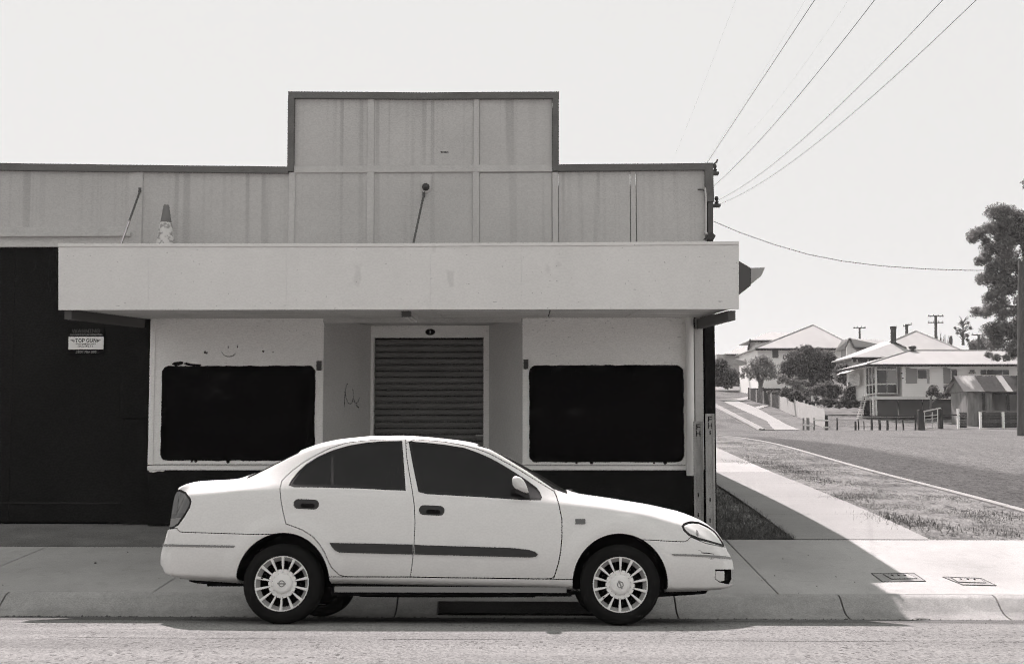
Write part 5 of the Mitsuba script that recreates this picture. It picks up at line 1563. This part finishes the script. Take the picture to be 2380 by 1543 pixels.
put('strainer_post', hull([(P(*rdA(x, y), YF)[0], YF + o, P(*rdA(x, y), YF)[2] - (.25 if y > 850 else 0)) for x, y in ((1600, 757), (1612, 750), (1628, 750), (1634, 760), (1608, 895), (1650, 897), (1600, 800)) for o in (-.2, .2)]), 'wood_dark', wf)
sg = thing('guard_rail', 'short white guard rail in front of the paling fence', 'rail')
for x in (762, 790, 800, 840):
    a, b = P(*rdA(x, 812), 80), P(*rdA(x, 902), 80)
    put('post', tube([b, a], .07, 6), 'wood_grey', sg)
for (xa_r, ya, xb_r, yb) in ((838, 827, 950, 831), (905, 880, 945, 881), (760, 862, 838, 876)):
    put('rail', tube([P(*rdA(xa_r, ya), 79.9), P(*rdA(xb_r, yb), 79.9)], .065, 6), 'house_white', sg)

gt_ = thing('farm_gate', 'pale tubular farm gate standing between dark posts', 'gate')
YG = 82.0
for k, (y0, y1) in enumerate(((1208, 1168), (1262, 1250), (1302, 1285), (1352, 1335), (1408, 1390))):
    put('rail', tube([P(*rd7(895 if k == 0 else 905, y0), YG), P(*rd7(1095 if k == 0 else 1055, y1), YG)], .055 if k == 0 else .035, 6), 'pale_metal', gt_)
for x, y0, y1 in ((905, 1215, 1410), (995, 1215, 1400), (1055, 1180, 1395)):
    put('stile', tube([P(*rd7(x, y0), YG), P(*rd7(x, y1), YG)], .035, 6), 'pale_metal', gt_)
yf2 = thing('yard_fence', 'dark mesh yard fence with pale posts in front of the shed', 'fence')
for x, y0, y1, w_, mt in ((1085, 1172, 1408, 46, 'wood_dark'), (1292, 1176, 1400, 24, 'house_pale'), (1550, 1212, 1404, 24, 'house_pale'), (1814, 1212, 1412, 24, 'house_pale'), (2080, 1212, 1412, 24, 'house_pale')):
    a, b = P(*rd7(x, y0), 84), P(*rd7(x, y1), 84)
    r_ = w_ * .20053 * 84 / FOC / 2
    put('post', box(a[0] - r_, a[0] + r_, 84 - r_, 84 + r_, zg(84) - .1, a[2]), mt, yf2)
fbox(rd7, 1110, 1240, 1280, 1254, 84, .08, 'wood_dark', 'rail', yf2)
fbox(rd7, 1565, 1200, 1800, 1212, 84, .08, 'wood_grey', 'rail', yf2)
fbox(rd7, 1828, 1200, 2060, 1212, 84, .08, 'wood_grey', 'rail', yf2)
for x0, x1 in ((1308, 1396), (1566, 1800), (1828, 2060)):
    for i in range(6):
        y0 = 1218 + i * 30
        fbox(rd7, x0, y0, x1, y0 + 27, 84.1, .04, 'wood_dark' if i % 3 else 'house_dark', 'board', yf2)

# ------------------------------------------------------------------ poles and lines
def pole(name, lb, group, u, v0, v1, Y, r, arms, mat='pole_wood'):
    k = thing(name, lb, 'pole', group)
    a, b = P(u, v0, Y), P(u, v1, Y)
    b[2] = min(b[2], float(zg(min(Y, 1000))) - .2)
    put('shaft', tube([b, (a + b) / 2, a], [r * 1.15, r * 1.05, r * .9], 12), mat, k, smooth=40)
    for (ul, vl, ur, vr) in arms:
        p, q = P(ul, vl, Y - r - .06), P(ur, vr, Y - r - .06)
        put('cross_arm', hull([z + [0, o, h] for z in (p, q) for o in (-.06, .06) for h in (-.07, .07)]), 'dark_steel', k)
        for t in (.06, .34, .66, .94):
            s_ = p + (q - p) * t
            put('insulator', tube([s_ + [0, 0, .07], s_ + [0, 0, .24]], [.03, .05], 6), 'dark_metal', k)
    return k


pole('street_pole', 'tall timber power pole at the right edge of the picture', None, 2374, 608, 1012, 56, .19, [])
pole('far_pole', 'far pole with two cross arms above the pyramid roof', None, 2174.5, 733, 830, 150, .20, [(2157, 735, 2193, 735), (2157, 750, 2193, 750)])
pole('far_pole', 'far pole with slanting cross arm right of the flue', None, 2107, 754, 830, 150, .22, [(2099, 759, 2119, 754)])
pole('far_pole', 'far pole with single cross arm left of the flue', None, 1998, 761, 830, 165, .17, [(1983.5, 762, 2012, 762)])
pole('far_pole', 'far pole with cross arm half hidden by the gum tree', None, 2275, 778, 830, 150, .2, [(2258, 778, 2296, 780)])
pole('far_pole', 'short far post above the right slope of the pyramid roof', None, 2210, 781, 830, 150, .2, [])
hpol = None and pole('hidden_pole', 'power pole carrying the street lines behind the shop', None, 1560, 430, 900, 33, .17, [(1465, 455, 1600, 455)])

wires = [([(1894, 0), (1790, 157), (1712, 275), (1648, 372)], .0056), ([(2033, 0), (1868, 210), (1748, 345), (1678, 416)], .0056), ([(2190, 0), (1990, 212), (1830, 352), (1740, 425), (1682, 459)], .0054), ([(2268, 0), (2060, 199), (1880, 345), (1770, 425), (1700, 463)], .0054),
         ([(1710, 0), (1672, 100), (1634, 200), (1600, 285)], .0008), ([(1872, 0), (1790, 140), (1700, 285)], .0008), ([(1972, 0), (1870, 150), (1760, 290)], .0008)]
wl_ = ['leftmost dark power line crossing the sky to the parapet corner', 'second dark power line from the left in the sky', 'third dark power line from the left in the sky', 'rightmost dark power line crossing the sky',
       'faintest thin wire at the left above the shop', 'thin faint wire just left of the leftmost dark power line', 'thin faint wire between the two left dark power lines']
for (pts, r_), lb in zip(wires, wl_):
    Yt, bb = 17.0, .006
    d0 = ray(*pts[0])
    a_ = (d0[0] / d0[1] - bb) * Yt
    Yv, Zv = [], []
    for u, v in pts:
        d = ray(u, v)
        Y = a_ / (d[0] / d[1] - bb)
        Yv.append(Y)
        Zv.append(CAM[2] + d[2] / d[1] * Y)
    cf = np.polyfit(Yv, Zv, 2)
    yy_ = np.linspace(5.0, min(max(Yv) + 4, 50), 60)
    m = tube(np.c_[a_ + bb * yy_, yy_, np.polyval(cf, yy_)], r_, 6)
    put('power_line', m, 'wire', label=lb, cat='wire', group='power lines over the side street')
a, b = P(1658, 515, YW + .35), P(2372, 628, 55.8)
ww = [P(u, v, Y) for u, v, Y in ((1659, 515, 13.0), (1720, 541, 19), (1800, 569, 26), (1880, 592, 32.5), (1960, 607.5, 38), (2050, 618.5, 43.5), (2150, 625.5, 48), (2250, 628.5, 51.5), (2368, 629, 55.9))]
put('service_line', tube(ww, np.linspace(.0035, .018, len(ww)), 6), 'wire', label='sagging service cable from the shop corner to the right hand pole', cat='cable')

# ------------------------------------------------------------------ trees and plants
def leaf_cloud(clumps, size, per, flat=.5, seed=1):
    """leaf sprays: many small folded faces spread through the clumps (centre, radius)"""
    r_ = np.random.default_rng(seed)
    V, F = [], []
    n0 = 0
    for c, rad in clumps:
        rad = np.broadcast_to(np.asarray(rad, float), (3,))
        n = max(20, int(20.0 * per * rad[0] * rad[2] / size ** 2))
        d = r_.normal(size=(n, 3))
        d /= np.linalg.norm(d, axis=1, keepdims=True)
        rr = r_.random(n) ** .45
        lump = .72 + .5 * meshkit.noise(d * 2.2 + seed + np.asarray(c), seed)
        ctr = np.asarray(c) + d * (1.12 * rr[:, None]) * rad * lump[:, None]
        a = r_.normal(size=(n, 3))
        a /= np.linalg.norm(a, axis=1, keepdims=True)
        up = d * .7 + r_.normal(size=(n, 3)) * .6 + [0, 0, .4]
        b = np.cross(a, up)
        b /= np.linalg.norm(b, axis=1, keepdims=True) + 1e-9
        s = size * r_.uniform(.5, 1.25, n)[:, None]
        v = np.stack([ctr - a * s, ctr + b * s * flat, ctr + a * s, ctr - b * s * flat], 1).reshape(-1, 3)
        i = np.arange(n) * 4 + n0
        F.append(np.c_[i, i + 1, i + 2])
        F.append(np.c_[i, i + 2, i + 3])
        V.append(v)
        n0 += 4 * n
    return trimesh.Trimesh(np.vstack(V), np.vstack(F), process=False)


def clump_px(rd, lst, Y, dep=1.0, rise=1.0):
    out = []
    for x, y, r_ in lst:
        u, v = rd(x, y)
        u2, _ = rd(x + r_, y)
        R = abs(P(u2, v, Y)[0] - P(u, v, Y)[0])
        out.append((P(u, v, Y) + [0, rng.uniform(-1, 1) * R * dep, 0], (R, R * dep, R * rise)))
    return out


def limb(pts, r0, r1, seed=0):
    p = np.asarray(pts, float)
    t = np.linspace(0, 1, 12)
    q = np.c_[[np.interp(t, np.linspace(0, 1, len(p)), p[:, k]) for k in range(3)]].T
    q[1:-1] += (meshkit.noise(q[1:-1] * 1.7 + seed)[:, None] - .5) * r0 * .8
    return tube(q, np.linspace(r0, r1, 12), 8)


def tree(name, lb, cat_, crown_clumps, leafmat, size, per, trunk=(), twigs=(), seed=1, flat=.5, bark='bark'):
    k = thing(name, lb, cat_)
    for i, (pts, r0, r1) in enumerate(trunk):
        put('trunk' if i == 0 else 'branch', limb(pts, r0, r1, seed + i), bark, k, smooth=50)
    put('crown', leaf_cloud(crown_clumps, size, per, flat, seed), leafmat, k)
    return k


rd5 = lambda x, y: (2221 + x * .3805, 444 + y * .3805)
YT = 92.0
gum = [(235, 130, 55), (285, 118, 45), (330, 140, 65), (400, 165, 60), (120, 270, 45), (95, 300, 30), (160, 250, 45), (200, 235, 50), (270, 200, 60), (300, 250, 75), (390, 260, 70), (225, 350, 60), (290, 330, 60), (340, 390, 70), (150, 430, 36), (195, 410, 40), (250, 460, 62), (310, 470, 50), (375, 470, 62), (175, 535, 48), (230, 540, 55), (290, 560, 65), (360, 560, 50),
       (240, 630, 58), (195, 655, 36), (330, 610, 38), (140, 735, 40), (170, 750, 36), (230, 715, 48), (300, 750, 45), (345, 740, 40), (225, 845, 55), (285, 830, 62), (340, 850, 55), (380, 890, 45), (260, 920, 60), (330, 950, 55), (210, 1000, 24), (240, 1020, 28), (300, 1020, 26), (345, 1000, 34), (385, 985, 30), (460, 200, 80), (470, 350, 80), (470, 520, 80), (460, 660, 60), (470, 800, 80), (450, 930, 60), (430, -20, 22), (455, -50, 40), (520, 60, 90), (350, 200, 40), (350, 310, 40), (255, 290, 40), (190, 300, 30), (310, 520, 40), (210, 480, 35), (260, 690, 40), (300, 680, 35), (300, 610, 35), (270, 880, 35), (390, 800, 45), (390, 560, 40), (400, 660, 40), (385, 730, 35)]
tk = [([P(2420, 1000, YT), P(2408, 860, YT), P(2395, 740, YT), P(2385, 620, YT), P(2370, 520, YT)], .55, .18)] + [([P(*rd5(455, s0), YT), P(*rd5((455 + x) / 2, (s0 + y) / 2 - 10), YT), P(*rd5(x, y), YT)], .16, .04) for s0, x, y in ((620, 180, 540), (700, 150, 735), (560, 140, 290), (880, 230, 930), (480, 230, 440), (400, 250, 150), (820, 230, 850))]
tree('gum_tree', 'tall dark gum tree with ragged crown at the right edge', 'tree', clump_px(rd5, gum, YT, 1.0, .85), 'leaf_gum', .115, 1.25, tk, seed=4, flat=.45)
tree('round_tree', 'big dense dark round tree in front of the hip roof house', 'tree',
     clump_px(rd6, [(1090, 520, 130), (1200, 450, 110), (1320, 430, 90), (1450, 470, 110), (1560, 500, 110), (1010, 640, 110), (1150, 680, 150), (1320, 620, 180), (1480, 650, 160), (1600, 640, 90), (1230, 800, 120), (1400, 800, 140), (1550, 780, 110), (960, 760, 90), (1620, 560, 70), (1280, 390, 60)], 132, .9, .9), 'leaf_dark', .20, 1.2,
     [([P(*rd6(1330, 960), 132), P(*rd6(1330, 820), 132), P(*rd6(1310, 640), 132)], .35, .12)], seed=5)
tree('street_tree', 'paler open tree with bare forked trunk left of the round tree', 'tree',
     clump_px(rd6, [(640, 560, 90), (540, 610, 90), (730, 560, 80), (800, 640, 85), (450, 680, 70), (600, 680, 100), (720, 720, 100), (820, 750, 60), (400, 750, 45), (520, 760, 60), (640, 790, 50), (690, 510, 50)], 127, .9, .9), 'leaf_pale', .17, .75,
     [([P(*rd6(650, 960), 127), P(*rd6(640, 860), 127), P(*rd6(600, 760), 127), P(*rd6(560, 640), 127)], .28, .07), ([P(*rd6(652, 900), 127), P(*rd6(690, 780), 127), P(*rd6(740, 640), 127)], .16, .05), ([P(*rd6(642, 860), 127), P(*rd6(620, 740), 127), P(*rd6(650, 600), 127)], .14, .05), ([P(*rd6(655, 955), 127), P(*rd6(690, 910), 127)], .10, .06)], seed=6)
tree('dark_hedge', 'dark dense hedge clump at the far left beside the shop corner', 'hedge',
     clump_px(rd6, [(60, 700, 110), (120, 640, 90), (180, 740, 130), (260, 730, 90), (80, 800, 110), (200, 820, 110), (290, 800, 70), (130, 570, 60), (20, 640, 120)], 138, .8, .85), 'leaf_dark', .28, 1.6, seed=7)
tree('garden_tree', 'dark leafy tree between the round tree and the high set house', 'tree',
     clump_px(rd6, [(1730, 680, 70), (1800, 640, 60), (1850, 720, 80), (1900, 780, 80), (1940, 700, 50), (1760, 790, 70), (1960, 800, 40), (1840, 840, 50)], 112, .9, .9), 'leaf_dark', .24, 1.5, [([P(*rd6(1900, 960), 112), P(*rd6(1880, 860), 112), P(*rd6(1850, 740), 112)], .16, .06)], seed=8)
tree('flowering_shrub', 'pale leafed shrub behind the dark fence', 'shrub',
     clump_px(rd6, [(960, 780, 70), (1040, 840, 60), (1120, 830, 70), (1200, 860, 60), (1280, 840, 50), (1100, 900, 60), (920, 820, 50), (1180, 920, 60), (1230, 960, 50)], 110, .9, .8), 'leaf_pale', .20, 1.1, [([P(*rd6(1120, 1100), 110), P(*rd6(1110, 920), 110)], .10, .05)], seed=9)
tree('spreading_shrub', 'low spreading shrub with pale tips in the garden', 'shrub',
     clump_px(rd6, [(1400, 930, 60), (1480, 890, 60), (1560, 870, 60), (1640, 890, 60), (1720, 920, 60), (1560, 950, 90), (1660, 980, 70), (1460, 980, 60), (1380, 990, 55), (1540, 1020, 70), (1640, 1050, 60), (1740, 980, 55), (1340, 940, 40)], 106, .9, .8), 'leaf_mid', .20, 1.2, [([P(*rd6(1590, 1120), 106), P(*rd6(1580, 960), 106)], .10, .05)], seed=10)
tree('garden_shrub', 'dark shrub row along the yard behind the paling fence', 'shrub',
     clump_px(rd6, [(850, 985, 45), (950, 1000, 50), (1060, 1030, 60), (1160, 1080, 60), (1240, 1130, 50), (760, 975, 30), (1000, 950, 60), (1120, 990, 70), (1220, 1040, 60), (1300, 1090, 50), (1090, 1080, 45)], 104, .9, .7), 'leaf_dark', .20, 1.5, seed=11)
tree('garden_shrub', 'mottled shrub left of the house stairs', 'shrub',
     clump_px(rd6, [(1880, 920, 70), (1960, 980, 60), (1900, 1050, 80), (1800, 1080, 70), (1980, 1090, 50), (2040, 900, 50), (2050, 1000, 50), (1830, 990, 60), (1930, 1130, 60), (1990, 1150, 45), (1850, 1150, 50)], 103, .9, .9), 'leaf_mid', .18, 1.2, seed=12)
tree('garden_shrub', 'low dark shrub mass at the back of the yard', 'shrub',
     clump_px(rd6, [(1340, 1130, 50), (1440, 1120, 60), (1540, 1130, 60), (1640, 1110, 70), (1730, 1130, 50), (1400, 1060, 40), (1800, 1160, 40), (1300, 1160, 40), (1520, 1080, 60), (1600, 1160, 45), (1700, 1170, 45), (1880, 1170, 40)], 103, .9, .6), 'leaf_dark', .18, 1.4, seed=13)
for x0, x1, y0, y1 in ((1190, 1330, 1035, 1105), (1340, 1420, 1030, 1120)):
    gk = thing('garden_screen', 'pale low garden screen among the shrubs' if x0 > 1300 else 'grey low garden screen among the shrubs', 'screen')
    fbox(rd6, x0, y0, x1, y1 + 40, 105, .08, 'wood_grey' if x0 < 1300 else 'house_pale', 'panel', gk)
tree('yard_tree', 'small tree with two leafy heads in front of the high set house', 'tree',
     clump_px(rd7, [(1000, 955, 62), (960, 1000, 45), (1040, 1000, 50), (1170, 960, 62), (1220, 1000, 50), (1150, 1020, 50), (1090, 1040, 36), (1240, 1050, 28), (1160, 915, 30)], 93, .9, .8), 'leaf_dark', .15, .85,
     [([P(*rd7(978, 1215), 93), P(*rd7(978, 1060), 93), P(*rd7(1000, 960), 93)], .12, .05), ([P(*rd7(980, 1110), 93), P(*rd7(1080, 1040), 93), P(*rd7(1170, 970), 93)], .07, .03)], seed=14)
tree('background_tree', 'dark tree mass behind the roofs left of the gum tree', 'tree',
     clump_px(rd7, [(1480, 430, 70), (1560, 450, 80), (1640, 460, 70), (1540, 400, 45), (1600, 380, 40), (1450, 480, 40)], 168, .9, .8), 'leaf_mid', .40, 1.2, seed=15)
bt = thing('bare_tree', 'thin bare tree standing behind the pyramid roof', 'tree')
YB2 = 150
put('trunk', limb([P(*rd7(1352, 440), YB2), P(*rd7(1354, 330), YB2), P(*rd7(1350, 200), YB2)], .22, .06), 'bark', bt, smooth=50)
tw = []
r15 = np.random.default_rng(15)
for i in range(30):
    y = r15.uniform(180, 400)
    s = r15.choice([-1, 1])
    L = r15.uniform(40, 120) * (1 - abs(y - 290) / 260)
    p0_, p1_ = P(*rd7(1352, y), YB2), P(*rd7(1352 + s * L, y - r15.uniform(20, 90)), YB2 + r15.uniform(-2, 2))
    put('branch', tube([p0_, (p0_ + p1_) / 2 + [0, 0, .2], p1_], [.07, .05, .03], 5), 'bark', bt)
put('leaf_tufts', leaf_cloud(clump_px(rd7, [(1322, 180, 12), (1408, 182, 14), (1290, 300, 10), (1400, 330, 14), (1440, 240, 14), (1350, 178, 14), (1390, 380, 18), (1310, 260, 8), (1260, 240, 10)], YB2), .25, .6, .5, 16), 'leaf_mid', bt, kind='stuff')
bt2 = thing('bare_tree', 'faint leafless bush behind the pyramid roof, right of the double armed pole', 'tree')
for i in range(14):
    p0_ = P(*rd7(1060 + i * 12, 350 + i * 5), 156)
    p1_ = P(*rd7(1060 + i * 14 + r15.uniform(-20, 20), 280 + r15.uniform(0, 60) + i * 3), 156)
    put('branch', tube([p0_ - [0, 0, 1], p1_], [.06, .03], 5), 'bark', bt2)

# grass: dry tufts on the verge, short grass of the shaded strip
def blades(n, area, hgt, wdt, seed, mask=None, dz=0.0, lean=.5):
    r_ = np.random.default_rng(seed)
    x, y = area(r_, n)
    if mask is not None:
        k = mask(x, y) > r_.random(n)
        x, y = x[k], y[k]
    n = len(x)
    z = zg(y) + dz
    a = r_.uniform(0, 2 * np.pi, n)
    h = hgt * r_.uniform(.4, 1.3, n)
    l = lean * r_.uniform(.1, 1, n) * h
    b = r_.uniform(0, 2 * np.pi, n)
    base = np.c_[x, y, z]
    s = np.c_[np.cos(a), np.sin(a), a * 0] * wdt / 2
    tip = base + np.c_[np.cos(b) * l, np.sin(b) * l, h]
    v = np.stack([base - s, base + s, tip], 1).reshape(-1, 3)
    return trimesh.Trimesh(v, np.arange(3 * n).reshape(-1, 3), process=False)


def verge_area(r_, n):
    y = 12.8 + (40 - 12.8) * r_.random(n) ** 1.6
    t = r_.random(n)
    return path_r(y) + .03 + t * (side_x(y) - .12 - path_r(y)), y


tuft = lambda x, y: np.clip((meshkit.fbm(np.c_[x * 1.5, y * .8, x * 0], 4) - .50) * 4.0, .04, .8)
put('verge_grass', blades(42000, verge_area, .026, .010, 21, tuft, -.010, 1.6), 'grass_dry', label='thin dry grass scattered over the dirt verge', cat='grass', kind='stuff')
# darker weedy clumps along the edges of the verge
wk_ = np.random.default_rng(22)
spots = [G(u, v) for u, v in ((1700, 1072), (1735, 1077), (1790, 1075), (1820, 1085), (1845, 1095), (1890, 1112), (1925, 1120), (1985, 1150), (2080, 1205), (2100, 1210), (2125, 1214), (2060, 1200), (2145, 1222), (1960, 1158), (2290, 1192), (2330, 1200), (1760, 1062), (1880, 1098), (2230, 1228), (2365, 1240))]
W_ = []
for p in spots:
    n = 200
    sp = .20
    ar = lambda r_, n, p=p: (p[0] + r_.normal(0, sp, n), p[1] + r_.normal(0, sp * 1.6, n))
    W_.append(blades(n, ar, .055, .010, int(wk_.integers(1e6)), None, -.02, .6))
put('verge_weeds', cat(W_), 'weed', label='dark weed clumps along the edges of the dirt verge', cat='weeds', kind='stuff')


def lawn_area(r_, n):
    y = 12.78 + 14 * r_.random(n) ** 1.7
    return 2.12 + r_.random(n) * (path_l(y) + .03 - 2.12), y


put('lawn_grass', blades(26000, lawn_area, .075, .010, 23, lambda x, y: np.clip(meshkit.fbm(np.c_[x * 2, y * 2, x * 0], 3) * 1.4, .2, 1), -.04, .8), 'grass_dark', label='short grass in the shade of the shop side wall', cat='grass', kind='stuff')

# thin summer haze: it pales what stands a hundred metres off and more
scene['air'] = {'type': 'homogeneous', 'albedo': {'type': 'rgb', 'value': [.95, .95, .95]}, 'sigma_t': {'type': 'rgb', 'value': [.00024, .00024, .00024]}}
scene['haze'] = {'type': 'cube', 'to_world': T().translate([260, 540, 44]).scale([620, 680, 48]), 'bsdf': {'type': 'null'}, 'interior': {'type': 'ref', 'id': 'air'}}
tag('haze', 'thin pale summer haze over the far houses', None, None, 'stuff')
scene['camera']['medium'] = {'type': 'ref', 'id': 'air'}
